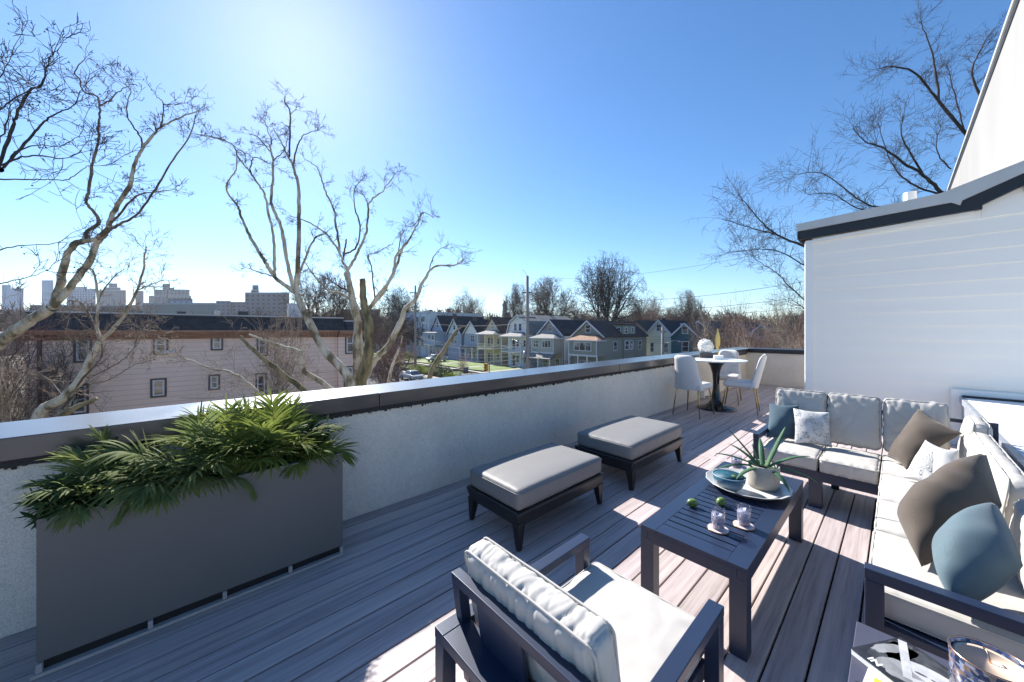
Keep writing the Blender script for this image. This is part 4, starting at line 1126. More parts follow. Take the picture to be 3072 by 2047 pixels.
b = MB(); b.v = V; b.f = F; o = b.build('leaf', M['gold'], lv, smooth=True, fix=False); s_ = o.modifiers.new('thickness', 'SOLIDIFY'); s_.thickness = .004

# ================================================================== SURROUNDINGS
GZ = -6.0
b = MB(); b.add([(-3000, -3000, GZ), (3000, -3000, GZ), (3000, 3000, GZ), (-3000, 3000, GZ)], [(0, 1, 2, 3)])
o = b.build('ground', M['earth'], fix=False); o['kind'] = 'structure'
def sheet(name, x0, x1, y0, y1, z, mat, kind='structure'):
    b = MB(); b.box(x0, x1, y0, y1, z - 0.3, z); o = b.build(name, mat); o['kind'] = kind; return o
sheet('road', 18.5, 26.5, 6, 260, GZ + .004, M['asphalt'])
sheet('road_side_street', -60, 18.4, 9, 17, GZ + .005, M['asphalt'])
sheet('pavement', 26.6, 29.4, 18, 260, GZ + .13, M['concrete'])
sheet('pavement_side_street', -60, 18.3, 17.1, 19.6, GZ + .13, M['concrete'])
sheet('embankment', 29.5, 45.8, 20, 130, GZ + .45, M['earth'])
def lawn(x0, x1, y0, y1, z):
    b = MB(); nx, ny = 14, max(4, int((y1 - y0)))
    for i in range(nx + 1):
        for j in range(ny + 1):
            x = x0 + (x1 - x0) * i / nx; y = y0 + (y1 - y0) * j / ny
            b.v.append((x, y, z + .10 * noise.noise(Vector((x * .6, y * .6, 3)))))
    for i in range(nx):
        for j in range(ny): b.f.append((i*(ny+1)+j, (i+1)*(ny+1)+j, (i+1)*(ny+1)+j+1, i*(ny+1)+j+1))
    o = b.build('lawn', M['lawn'], smooth=True); o['kind'] = 'structure'
for y0, y1 in ((36, 43.5), (44.6, 51.5), (52.6, 60), (61.2, 68), (69.2, 76), (77.2, 88), (90, 104)):
    lawn(35.5, 43.6, y0, y1, GZ + 1.0)
    lawn(30.0, 34.3, y0, y1, GZ + .62)
sheet('path', 34.5, 35.3, 30, 110, GZ + .85, M['concrete'])
for y in (44.05, 52.05, 60.6, 68.6, 76.6, 89): sheet('path', 30, 43.8, y - .5, y + .5, GZ + 1.02, M['concrete'])

# ---- windows: a frame part with its pane as a sub-part
def window(par, kind, fixed, a0, a1, z0, z1, frame=None, pane=None, fw=.09, sash=1, mull=0, out=.05, casing=None, name='window'):
    """kind 'x': in a wall facing -X at x = fixed, a along Y; kind 'y': in a wall facing -Y at y = fixed, a along X"""
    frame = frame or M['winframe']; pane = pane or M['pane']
    if a0 > a1: a0, a1 = a1, a0
    if z0 > z1: z0, z1 = z1, z0
    def bx(b, p0, p1, q0, q1, o0, o1):
        if kind == 'x': b.box(fixed - o1, fixed - o0, p0, p1, q0, q1)
        else: b.box(p0, p1, fixed - o1, fixed - o0, q0, q1)
    f = MB()
    bx(f, a0, a0 + fw, z0, z1, .002, out); bx(f, a1 - fw, a1, z0, z1, .002, out)
    bx(f, a0 + fw, a1 - fw, z0, z0 + fw, .002, out); bx(f, a0 + fw, a1 - fw, z1 - fw, z1, .002, out)
    zm = (z0 + z1) / 2
    if sash: bx(f, a0 + fw, a1 - fw, zm - fw * .35, zm + fw * .35, .002, out - .006)
    for k in range(mull):
        am = a0 + (a1 - a0) * (k + 1) / (mull + 1); bx(f, am - fw * .45, am + fw * .45, z0 + fw, z1 - fw, .002, out - .003)
    fo = f.build(name, frame, par)
    if casing:
        c = MB(); cw = .10
        bx(c, a0 - cw, a0 - .002, z0 - cw, z1 + cw, .002, out + .02); bx(c, a1 + .002, a1 + cw, z0 - cw, z1 + cw, .002, out + .02)
        bx(c, a0 - .002, a1 + .002, z1 + .002, z1 + cw, .002, out + .02); bx(c, a0 - .002, a1 + .002, z0 - cw, z0 - .002, .002, out + .025)
        c.build('casing', casing, fo)
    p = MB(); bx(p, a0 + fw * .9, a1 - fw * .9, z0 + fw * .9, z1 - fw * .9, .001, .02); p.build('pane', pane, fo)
    return fo

# ---- pink building
PY = 32.0
pk = thing('pink_building', 'long pink sided three storey building with a slate mansard and brown cornice', 'building', (2, PY, GZ))
xl = ypl(75, 1000, PY).x; xm = ypl(1011, 1010, PY).x; xr = ypl(1082, 1010, PY).x
zc0 = 1.05; zc1 = 1.72; zt = 2.62
b = MB(); b.box(xl, xm, PY, PY + 12, GZ, zc0); b.build('wall', M['pink'], pk)
b = MB(); b.box(xm + .002, xr, PY - .35, PY + 12, GZ, zc0); b.build('wall', M['pink'], pk)
b = MB(); b.box(xm - .12, xm, PY - .06, PY, GZ, zc0); b.build('corner_board', M['pink'], pk)
b = MB()
b.box(xl - .2, xm - .01, PY - .16, PY + .4, zc0, zc0 + .30); b.box(xl - .3, xm - .01, PY - .34, PY + .4, zc0 + .30, zc0 + .42); b.box(xl - .4, xm - .01, PY - .48, PY + .4, zc0 + .42, zc1 - .1)
b.box(xm, xr + .1, PY - .55, PY + .4, zc0, zc0 + .30); b.box(xm, xr + .2, PY - .75, PY + .4, zc0 + .30, zc1 - .1)
for i in range(60):
    x = xl + (xr - xl) * i / 59; yy = PY if x < xm else PY - .35
    b.box(x - .05, x + .05, yy - .33, yy - .1, zc0 + .1, zc0 + .30)
b.build('cornice', M['brownwood'], pk)
b = MB()
b.hexa([(xl - .3, PY - .35, zc1 - .1), (xm + .6, PY - .35, zc1 - .1), (xm + .6, PY + 11, zc1 - .1), (xl - .3, PY + 11, zc1 - .1)],
       [(xl + .1, PY + .15, zt), (xm + .5, PY + .15, zt), (xm + .5, PY + 11, zt), (xl + .1, PY + 11, zt)])
b.hexa([(xm + .61, PY - .7, zc1 - .1), (xr + .1, PY - .7, zc1 - .1), (xr + .1, PY + 11, zc1 - .1), (xm + .61, PY + 11, zc1 - .1)],
       [(xm + .61, PY + .0, zt - .25), (xr, PY + .0, zt - .25), (xr, PY + 11, zt - .25), (xm + .61, PY + 11, zt - .25)])
b.build('mansard', M['slate'], pk)
b = MB(); b.box(xl + .0, xm + .55, PY + .05, PY + 11.2, zt + .002, zt + .09); b.box(xm + .62, xr + .1, PY - .1, PY + 11.2, zt - .248, zt - .15); b.build('roof', M['tarroof'], pk)
b = MB(); b.box(xl, xm + .55, PY + .08, PY + .13, zt - .08, zt); b.build('gutter', M['fascia'], pk)
for (u0, u1, v0, v1, s_, a_) in ((222, 276, 1002, 1086, 1, 0), (460, 504, 1004, 1062, 1, 1), (633, 668, 1004, 1050, 1, 0), (771, 803, 1003, 1067, 1, 0),
                             (213, 266, 1154, 1240, 1, 0), (452, 499, 1138, 1189, 1, 0), (626, 659, 1126, 1168, 1, 0), (767, 799, 1121, 1184, 1, 0)):
    p0 = ypl(u0, v0, PY); p1 = ypl(u1, v1, PY)
    window(pk, 'y', PY, p0.x + .08, p1.x - .08, p1.z + .08, p0.z - .08, fw=.085, casing=M['darkframe'])
for (u0, u1, v0, v1) in ((1039, 1060, 1003, 1058), (1035, 1058, 1103, 1160)):
    p0 = ypl(u0, v0, PY - .35); p1 = ypl(u1, v1, PY - .35); window(pk, 'y', PY - .35, p0.x, p1.x, p1.z, p0.z, fw=.1, casing=M['darkframe'])
p0 = ypl(461, 1063, PY); b = MB(); b.box(p0.x + .15, p0.x + 1.0, PY - .28, PY - .08, p0.z + .02, p0.z + .25); b.build('air_conditioner', M['steel'], pk)
b = MB(); b.tube([(xl + .5, PY - .12, zc0), (xl + .5, PY - .12, GZ)], .09, 8); b.build('downpipe', M['darkframe'], pk)
for u, w_, h_, mt in ((880, 1.0, 1.35, 'tarroof'), (725, .7, .5, 'fascia'), (545, .5, .35, 'fascia'), (650, .35, .5, 'steel')):
    p0 = ypl(u, 950, PY + 6)
    b = MB(); b.box(p0.x - w_ / 2, p0.x + w_ / 2, PY + 5, PY + 5 + w_, zt + .09, zt + .09 + h_); b.build('roof_vent', M[mt], pk)

# ---- row houses
WIN = 'x'
def gable(label, X0, Yc, w, dep, ze, zr, wall, roof, trim=None, group='houses across the street', gambrel=False, front=None, frontmat=None, froof=None, side=None, over=.35, name='house', chim=None, gwin=True, zf=None, bargecol=None):
    trim = trim or M['winframe']; hw = w / 2
    t = thing(name, label, 'house', (X0 + dep / 2, Yc, GZ), group)
    b = MB(); b.box(X0, X0 + dep, Yc - hw, Yc + hw, GZ, ze); b.build('wall', wall, t)
    if gambrel:
        zk = ze + (zr - ze) * .62; k_ = hw * .72
        prof = [(-hw, ze), (-k_, zk), (0, zr), (k_, zk), (hw, ze)]
    else:
        prof = [(-hw, ze), (0, zr), (hw, ze)]
    b = MB(); b.prism([(X0, Yc + y, z + .001) for y, z in prof], (dep, 0, 0)); b.build('gable_wall', side or wall, t)
    th = .16; b = MB()
    for i in range(len(prof) - 1):
        (ya, za), (yb, zb) = prof[i], prof[i + 1]
        d_ = Vector((0, yb - ya, zb - za)).normalized()
        n_ = Vector((0, -d_.z, d_.y)); 
        if n_.z < 0: n_ = -n_
        pa = Vector((0, Yc + ya, za)); pb = Vector((0, Yc + yb, zb))
        if i == 0: pa = pa - d_ * over
        if i == len(prof) - 2: pb = pb + d_ * over
        q = [pa + n_ * .01, pb + n_ * .01, pb + n_ * th, pa + n_ * th]
        b.prism([(X0 - over, p.y, p.z) for p in q], (dep + 2 * over, 0, 0))
    b.build('roof', roof, t)
    b = MB()
    for i in range(len(prof) - 1):
        (ya, za), (yb, zb) = prof[i], prof[i + 1]
        d_ = Vector((0, yb - ya, zb - za)).normalized()
        pa = Vector((X0 - over - .04, Yc + ya, za)); pb = Vector((X0 - over - .04, Yc + yb, zb))
        if i == 0: pa = pa - d_ * over
        if i == len(prof) - 2: pb = pb + d_ * over
        b.beam(pa + Vector((0, 0, .02)), pb + Vector((0, 0, .02)), .05, .22, (0, 0, 1))
    b.build('barge_board', bargecol or trim, t)
    if gwin: window(t, 'x', X0, Yc - .48, Yc + .48, ze + (zr - ze) * .22, ze + (zr - ze) * .22 + 1.25, frame=trim)
    if chim is not None:
        b = MB(); cx, cy, ch_ = chim; b.box(X0 + cx, X0 + cx + .7, Yc + cy, Yc + cy + .6, zr - 1.2, zr + ch_); b.build('chimney', M['darkframe'], t)
    return t
def hiproof(t, x0, x1, y0, y1, z0, z1, mat, over=.3):
    b = MB()
    b.hexa([(x0 - over, y0 - over, z0), (x1, y0 - over, z0), (x1, y1 + over, z0), (x0 - over, y1 + over, z0)],
           [(x1 - .4, y0 + 1.4, z1), (x1, y0 + 1.2, z1), (x1, y1 - 1.2, z1), (x1 - .4, y1 - 1.4, z1)])
    b.build('porch_roof', mat, t)
    b = MB(); b.box(x0 - over - .02, x1, y0 - over - .02, y1 + over + .02, z0 - .14, z0 - .002); b.build('porch_eave', M['winframe'], t)
def box_front(t, x0, x1, y0, y1, z0, z1, mat, roofmat, zroof, wins, trim=None):
    b = MB(); b.box(x0, x1 - .002, y0, y1, z0, z1 - .145); b.build('bay', mat, t)
    b = MB()
    for y in (y0, y1 - .16): b.box(x0 - .025, x0 + .1, y, y + .16, z0 + .2, z1 - .145)
    b.box(x0 - .03, x0 + .1, y0 - .02, y1 + .02, z0 - .05, z0 + .19); b.build('bay_trim', trim or M['winframe'], t)
    hiproof(t, x0, x1, y0, y1, z1, zroof, roofmat)
    for a0, a1, q0, q1, mu in wins: window(t, 'x', x0, a0, a1, q0, q1, mull=mu, sash=0 if mu > 1 else 1, fw=.11)
def posts(t, x, ys, z0, z1, mat, r=.09):
    for y in ys:
        b = MB(); b.box(x - r, x + r, y - r, y + r, z0, z1); b.build('porch_post', mat, t)
def porch2(t, x0, x1, y0, y1, zf, zt, roofmat, mat, dark=None):     # two level open porch
    b = MB(); b.box(x0, x1 - .002, y0, y1, zf - .2, zf); b.build('porch_floor', mat, t)
    b = MB(); n = 26
    b.box(x0 + .02, x0 + .08, y0, y1, zf + .9, zf + .98); b.box(x0 + .08, x1, y0 + .02, y0 + .08, zf + .9, zf + .98)
    for i in range(n + 1):
        y = y0 + (y1 - y0) * i / n; b.box(x0 + .03, x0 + .07, y - .02, y + .02, zf, zf + .9)
    b.build('railing', mat, t)
    posts(t, x0 + .12, (y0 + .12, (y0 + y1) / 2, y1 - .12), zf + .001, zt - .145, mat); posts(t, x0 + .12, (y0 + .12, (y0 + y1) / 2, y1 - .12), GZ, zf - .201, mat)
    hiproof(t, x0, x1, y0, y1, zt, zt + .75, roofmat)
    for z in (zf + .15, GZ + .9):
        window(t, 'x', x1, y0 + .4, y0 + 1.3, z + .6, z + 2.0); window(t, 'x', x1, y1 - 2.0, y1 - 1.1, z, z + 2.1, name='door', sash=0)
        window(t, 'x', x1, (y0 + y1) / 2 - .3, (y0 + y1) / 2 + .5, z + .6, z + 2.0)
def sidewins(t, ylow, xs, z0, z1, w=.9):
    for x in xs: window(t, 'y', ylow, x, x + w, z0, z1)
HM = {}
def hm(name, col, per=.16): 
    if name not in HM: HM[name] = lap(name + '_siding', col, per, .7, .08)
    return HM[name]
X0 = 46.0
# green grey house
h = gable('olive green house with white trim, tan porch roof and side dormer', X0, 32.7, 5.8, 13, .75, 3.05, hm('olive', (0.27, 0.29, 0.243)), M['brownroof'], chim=(6, 1.5, .9))
box_front(h, 44, X0, 29.7, 35.0, -2.25, .15, hm('olive', (0.27, 0.29, 0.243)), M['orangeroof'], .95, ((30.7, 33.9, -1.5, -.15, 2),))
posts(h, 44.1, (29.8, 31.5, 33.2, 34.9), GZ, -2.3, M['winframe'])
window(h, 'x', X0, 30.2, 31.2, -5.2, -3.2, name='door', sash=0); window(h, 'x', X0, 32.2, 34.2, -4.6, -3.1, mull=1)
sidewins(h, 29.8, (48.5, 56.3), -1.6, -.1, 1.1)
b = MB(); b.box(51.2, 54.2, 29.5, 29.8, -2.9, .2); b.build('side_bay', hm('olive', (0.27, 0.29, 0.243)), h)
window(h, 'y', 29.5, 51.4, 52.7, -1.5, 0, fw=.14); window(h, 'y', 29.5, 52.8, 54.0, -1.5, 0, fw=.14)
b = MB(); b.hexa([(51.5, 29.9, .8), (55.5, 29.9, .8), (55.5, 32.4, .8), (51.5, 32.4, .8)], [(51.5, 29.9, 2.4), (55.5, 29.9, 2.4), (55.5, 32.4, 2.6), (51.5, 32.4, 2.6)]); dm = b.build('dormer', hm('olive', (0.27, 0.29, 0.243)), h)
b = MB(); b.box(51.2, 55.8, 29.6, 32.5, 2.62, 2.75); b.build('dormer_roof', M['orangeroof'], dm)
window(h, 'y', 29.9, 52.1, 53.0, 1.1, 2.1); window(h, 'y', 29.9, 54.2, 54.9, 1.3, 2.1)
window(h, 'x', 51.5, 30.2, 31.0, 1.2, 2.1)
# grey house
h = gable('grey house with steep dark roof and white barge boards, awning over its porch', X0, 40.5, 5.6, 13, .9, 3.4, hm('warmgrey', (0.405, 0.392, 0.378)), M['slateY'], side=hm('bluegrey', (0.324, 0.351, 0.392)), chim=(8, .5, .6))
box_front(h, 44, X0, 38.0, 43.2, -2.2, .35, hm('warmgrey', (0.405, 0.392, 0.378)), M['greyroof'], 1.1, ((38.6, 40.6, -1.3, .0, 2), (41.4, 42.6, -1.3, .0, 1)))
b = MB(); b.hexa([(42.6, 37.7, -3.0), (44.0, 37.7, -3.0), (44.0, 43.4, -3.0), (42.6, 43.4, -3.0)], [(43.8, 37.9, -2.3), (44.0, 37.9, -2.3), (44.0, 43.2, -2.3), (43.8, 43.2, -2.3)]); b.build('awning', M['greyroof'], h)
window(h, 'x', X0, 38.4, 39.4, -5.2, -3.1, name='door', sash=0); window(h, 'x', X0, 41.0, 42.2, -4.8, -3.3); posts(h, 43.0, (38.0, 40.6, 43.2), GZ, -3.0, M['winframe'])
b = MB(); b.box(X0 + .3, X0 + 7, 37.5, 37.69, GZ, .85); b.build('side_cladding', hm('whitehouse', (0.8, 0.8, 0.8)), h)
# white gambrel
h = gable('white gambrel roofed house with a two level front porch behind the pole', X0, 48.5, 5.9, 14, 1.2, 4.5, hm('whitehouse', (0.8, 0.8, 0.8)), M['greyroof'], gambrel=True, gwin=False, chim=(9, .3, .7))
window(h, 'x', X0, 47.6, 48.4, 1.5, 3.0); window(h, 'x', X0, 48.9, 49.7, 1.5, 3.0)
porch2(h, 44, X0, 45.8, 51.3, -2.3, .55, M['greyroof'], M['winframe'])
# cream house with brown roof
h = gable('cream gabled house with brown roof and dark two level porch', X0, 56.2, 5.7, 13, 1.3, 4.3, hm('yellow', (0.56, 0.47, 0.31)), M['brownroof'], side=hm('cream', (0.675, 0.621, 0.486)), bargecol=M['darkframe'])
porch2(h, 44, X0, 53.5, 58.9, -2.0, .9, M['greyroof'], hm('cream', (0.675, 0.621, 0.486)))
# blue double house
h = gable('blue grey house with white lower storey and low black roof', X0, 63.6, 5.4, 13, .9, 3.6, hm('slateblue', (0.324, 0.378, 0.486)), M['slateY'], side=hm('whitehouse', (0.8, 0.8, 0.8)), gwin=False)
window(h, 'x', X0, 62.4, 63.8, -.9, .6, mull=1); window(h, 'x', X0, 62.0, 64.4, -4.6, -3.0, mull=2)
b = MB(); b.hexa([(44.3, 61.0, -2.4), (X0 - .002, 61.0, -2.4), (X0 - .002, 66.2, -2.4), (44.3, 66.2, -2.4)], [(45.6, 61.2, -1.7), (X0 - .002, 61.2, -1.7), (X0 - .002, 66.0, -1.7), (45.6, 66.0, -1.7)]); b.build('porch_roof', M['greyroof'], h)
posts(h, 44.5, (61.3, 63.6, 65.9), GZ, -2.4, M['winframe'])
h = gable('blue grey house with twin pointed gables and tall black roof', X0, 70.3, 5.6, 14, 1.0, 4.3, hm('slateblue', (0.324, 0.378, 0.486)), M['slateY'], side=hm('paleblue', (0.567, 0.648, 0.743)), chim=(5, -1, .7))
window(h, 'x', X0, 69.0, 70.2, -1.4, .2); window(h, 'x', X0, 70.8, 72.0, -1.4, .2)
h = gable('steel blue house with a flat porch bay and red door', X0, 78, 5.8, 14, 1.6, 5.3, hm('steelblue', (0.338, 0.419, 0.54)), M['slateY'], chim=(4, -1.5, .5))
box_front(h, 43.8, X0, 75.3, 80.8, -2.0, 1.1, hm('steelblue', (0.338, 0.419, 0.54)), M['concrete'], 1.5, ((75.9, 77.0, -.7, .6, 0), (77.6, 78.8, -.7, .6, 0)))
window(h, 'x', X0, 77, 78, -5.0, -2.9, name='door', sash=0, pane=M['red']); window(h, 'x', X0, 79, 80, -4.6, -3.1)
def flatrow(label, y0, y1, x0, x1, zt_, wall, side, par):
    t = thing('row_house', label, 'house', (x0, (y0 + y1) / 2, GZ), 'flat roofed row houses')
    b = MB(); b.box(x0, x1, y0, y1, GZ, zt_); b.build('wall', wall, t)
    b = MB(); b.box(x0 - .35, x0 + .3, y0 - .1, y1 + .1, zt_ - .5, zt_ + .25); b.build('parapet', par, t)
    b = MB(); b.box(x0 + .31, x1 + .1, y0 - .1, y1 + .1, zt_ + .002, zt_ + .12); b.build('roof', M['tarroof'], t)
    yc = (y0 + y1) / 2; w_ = (y1 - y0)
    for fr in (.28, .72):
        yy = y0 + w_ * fr
        b = MB(); b.box(x0 - .6, x0 - .002, yy - w_ * .16, yy + w_ * .16, GZ, zt_ - .51); b.build('bay', side, t)
        for z in (zt_ - 2.6, zt_ - 5.8, zt_ - 9):
            window(t, 'x', x0 - .6, yy - w_ * .13, yy + w_ * .13, z, z + 1.6, mull=2, sash=0)
    b = MB(); b.box(x1 - 6, x1 - 5.2, yc - .4, yc + .4, zt_ + .12, zt_ + 1.4); b.box(x1 - 9, x1 - 8.2, yc - .4, yc + .4, zt_ + .12, zt_ + 1.4); b.build('chimney', M['darkframe'], t)
flatrow('pale blue flat roofed row house with bays, nearest of the flat roofed ones', 82, 90, X0, 63, 6.4, hm('icewall', (0.675, 0.743, 0.743)), hm('paleblue', (0.567, 0.648, 0.743)), M['tarroof'])
flatrow('lavender grey flat roofed row house between the two pale blue ones', 90.5, 98, X0, 62, 6.4, hm('lavender', (0.567, 0.54, 0.621)), hm('lavender', (0.567, 0.54, 0.621)), M['tarroof'])
flatrow('farthest pale blue flat roofed row house beside the bare branches', 98.5, 107, X0, 62, 6.6, hm('paleblue', (0.567, 0.648, 0.743)), hm('paleblue', (0.567, 0.648, 0.743)), M['tarroof'])
gable('cream cottage with brown gabled roof left of the flat roofed rows', X0, 113, 8.5, 14, .5, 5.2, hm('cream', (0.675, 0.621, 0.486)), M['brownroof'])
gable('dark roofed house half hidden behind the centre sycamore trunks', X0 + 2, 124, 8.5, 14, .5, 5.2, hm('warmgrey', (0.405, 0.392, 0.378)), M['slateY'])
# right part
h = gable('taupe house with plain brown roof behind the right end of the olive house', 60.5, 32.2, 6.2, 12, .6, 3.4, hm('taupe', (0.459, 0.392, 0.324)), M['brownroof'], gwin=False, bargecol=M['darkframe'])
b = MB(); b.box(66, 66.5, 29.6, 30.1, 1.4, 3.9); b.build('flue', M['fascia'], h)
h = gable('pale yellow house with a dark blue roof and white chimney', 60, 27.9, 4.5, 13, .9, 3.35, hm('paleyellow', (0.756, 0.729, 0.54)), M['slateY'])
b = MB(); b.box(66, 66.9, 26.0, 26.8, .9, 2.9); b.build('chimney', M['tarroof'], h)
window(h, 'x', 60, 26.3, 27.1, -2.2, -.5); window(h, 'x', 60, 28.8, 29.5, -2.2, -.5)
b = MB(); b.box(57.6, 59.99, 26.2, 29.6, GZ, -2.9); an = b.build('porch', hm('cream', (0.675, 0.621, 0.486)), h)
b = MB(); b.box(57.4, 59.998, 26.0, 29.8, -2.898, -2.75); b.build('porch_roof', M['tarroof'], h)
for y in (26.5, 27.5, 28.5): window(h, 'x', 57.6, y, y + .7, -4.4, -3.2)
h = gable('dark teal house with white trim beside the pale yellow house', 58, 22.8, 4.4, 12, .6, 2.7, hm('teal', (0.0338, 0.115, 0.142)), M['slateY'])
window(h, 'x', 58, 22.2, 23.3, -1.8, -.1); window(h, 'x', 58, 23.6, 24.6, -4.9, -3.4); window(h, 'x', 58, 21.2, 22.4, -4.7, -3.6, mull=1)
gable('second dark teal gable peeking out behind the teal house', 64, 22.9, 5.0, 10, .8, 3.2, hm('teal', (0.0338, 0.115, 0.142)), M['slateY'])
gable('small blue gabled house among the brown branches', 66, 17.6, 4.6, 10, .4, 2.9, hm('steelblue', (0.338, 0.419, 0.54)), M['slateY'])
gable('grey house mostly hidden by the brown thicket', 62, 13.5, 5, 10, .2, 2.4, hm('warmgrey', (0.405, 0.392, 0.378)), M['slateY'])
gable('white porched house low behind the gold leaf ornament', 54, 14.2, 4.5, 10, -1.6, .3, hm('whitehouse', (0.8, 0.8, 0.8)), M['brownroof'])
# left neighbour beyond the pink building
lh = thing('porch_house', 'grey house with black balcony railings and a white awning at the left edge', 'house', (-14, 33, GZ))
b = MB(); b.box(-26, xl - 1.6, 34, 44, GZ, 1.2); b.build('wall', hm('warmgrey', (0.405, 0.392, 0.378)), lh)
b = MB(); b.box(-26.3, xl - 1.3, 33.6, 44, 1.2, 1.5); b.build('roof', M['tarroof'], lh)
b = MB(); b.box(-22, xl - 1.7, 31.8, 33.98, -.75, -.55); b.build('balcony', M['fascia'], lh)
b = MB(); b.box(-22, xl - 1.7, 31.8, 31.86, .3, .38)
for i in range(60): x = -22 + (xl - 1.7 + 22) * i / 59; b.box(x - .02, x + .02, 31.81, 31.85, -.55, .3)
b.build('railing', M['fascia'], lh)
b = MB(); b.hexa([(-21, 30.8, -2.4), (xl - 2, 30.8, -2.4), (xl - 2, 33.9, -2.4), (-21, 33.9, -2.4)], [(-21, 33.5, -1.4), (xl - 2, 33.5, -1.4), (xl - 2, 33.9, -1.4), (-21, 33.9, -1.4)]); b.build('awning', M['whitetrim'], lh)
for x in (-18.5, -14.5, -11): window(lh, 'y', 34, x, x + 1.4, -1.3, .5)
for x in (-18.5, -14.5, -11): window(lh, 'y', 34, x, x + 1.4, -5, -3)

# ---- distant skyline
def wallgrid(name, col, win, sx, sz, frac=.5, metal=0, rough=.7):
    m, nt, p = newmat(name); p.inputs['Roughness'].default_value = rough
    v = coords(nt); s = sepxyz(nt, v)
    hx = mth(nt, 'ADD', mth(nt, 'MULTIPLY', s[0], RX), mth(nt, 'MULTIPLY', s[1], RY))
    fx_ = mth(nt, 'FRACT', mth(nt, 'MULTIPLY', mth(nt, 'ADD', hx, 5000), 1 / sx)); fz_ = mth(nt, 'FRACT', mth(nt, 'MULTIPLY', mth(nt, 'ADD', s[2], 500), 1 / sz))
    a = mth(nt, 'MULTIPLY', mth(nt, 'LESS_THAN', fx_, frac), mth(nt, 'LESS_THAN', fz_, frac))
    nt.links.new(mixc(nt, a, col, win), p.inputs['Base Color'])
    return m
SK = {'glass': wallgrid('blue_glass_facade', (.16, .30, .46), (.10, .22, .38), 7, 4, .8, rough=.25), 'navy': wallgrid('navy_glass_facade', (.10, .14, .22), (.24, .34, .48), 5, 4, .55, rough=.3),
      'beige': wallgrid('beige_brick_facade', (.33, .29, .27), (.14, .14, .16), 5, 3.4, .42), 'grey': wallgrid('grey_brick_facade', (.25, .22, .22), (.11, .11, .13), 4.5, 3.4, .42),
      'brown': wallgrid('brown_brick_facade', (.20, .165, .15), (.08, .08, .09), 4.5, 3.4, .4), 'white': M['tarroof']}
def tower(label, blocks, d, mat, depth=18, name='tower_block', base=950, roofmat=None):
    u0 = min(q[0] for q in blocks); u1 = max(q[1] for q in blocks)
    c = dp((u0 + u1) / 2, 940, d)
    t = thing(name, label, 'building', (c.x, c.y, GZ), 'buildings on the skyline')
    f = Vector((c.x, c.y, 0)).normalized(); r = Vector((RX, RY, 0))
    for i, (a, b_, top) in enumerate(blocks):
        dd = d + i * 1.5
        p0 = dp(a, top, dd); p1 = dp(b_, top, dd); dep = depth - i * 3
        q = [Vector((p0.x, p0.y, GZ)), Vector((p1.x, p1.y, GZ))]
        B_ = [q[0], q[1], q[1] + f * dep, q[0] + f * dep]
        mb = MB(); mb.hexa(B_, [x + Vector((0, 0, p0.z - GZ)) for x in B_]); w_ = mb.build('wall' if i == 0 else 'upper_block', mat, t)
        mb = MB(); T_ = [x + Vector((0, 0, p0.z - GZ + .02)) for x in B_]; mb.hexa(T_, [x + Vector((0, 0, .7)) for x in T_]); mb.build('roof', roofmat or M['tarroof'], w_)
    return t
tower('pale blue glass tower at the far left edge of the skyline', [(5, 32, 856)], 900, SK['glass'], 40)
tower('lower blue glass tower second from the left of the skyline', [(30, 71, 866)], 860, SK['glass'], 40)
tower('tall slim blue glass tower left of the pale sycamore trunk', [(125, 160, 842)], 800, SK['glass'], 35)
tower('wide navy and blue glass block behind the sycamore fork', [(200, 287, 868), (212, 262, 862)], 640, SK['navy'], 40)
tower('grey stepped apartment tower right of the navy block', [(297, 378, 872), (310, 362, 864), (326, 352, 852)], 560, SK['grey'], 40)
tower('small grey apartment tower right of the stepped one', [(406, 431, 874)], 560, SK['grey'], 25)
tower('beige slab apartment building with a roof tower on the skyline', [(446, 574, 889), (462, 569, 871), (488, 523, 865), (488, 510, 853)], 470, SK['beige'], 40)
tower('low dark navy house row in front of the beige slab', [(502, 578, 899)], 300, SK['navy'], 14, roofmat=M['fascia'])
tower('long low beige commercial wall behind the pink roof', [(428, 651, 914)], 150, M['pot'], 12)
tower('low grey brick block right of the beige wall', [(648, 692, 905), (690, 737, 908)], 330, SK['grey'], 20)
tower('large grey brick apartment block with a square roof tower', [(735, 868, 880), (753, 776, 872), (757, 775, 858)], 300, SK['grey'], 30)
tower('brown flat apartment block beyond the centre sycamore', [(1020, 1140, 930)], 420, SK['brown'], 20)
tower('low brown row beneath the skyline at left', [(90, 420, 918)], 260, SK['brown'], 15)
# church tower
cp = dp(1514, 950, 420)
t = thing('church_tower', 'dark church tower with a pointed spire on the horizon', 'church', (cp.x, cp.y, GZ))
zt_ = dp(1514, 916, 420).z; zs = dp(1514, 901, 420).z
b = MB(); rbox(b, cp, 2.5, 2.5, GZ, zt_, R(YAW)); b.build('tower', SK['brown'], t)
b = MB(); rbox(b, cp, 2.9, 2.9, zt_ + .01, zs, R(YAW), tp=.05); b.build('spire', M['slate'], t)
b = MB(); c2_ = dp(1520, 950, 410); rbox(b, c2_, 5, 5, GZ, dp(1514, 938, 410).z, R(YAW)); b.build('nave', M['tarroof'], t)

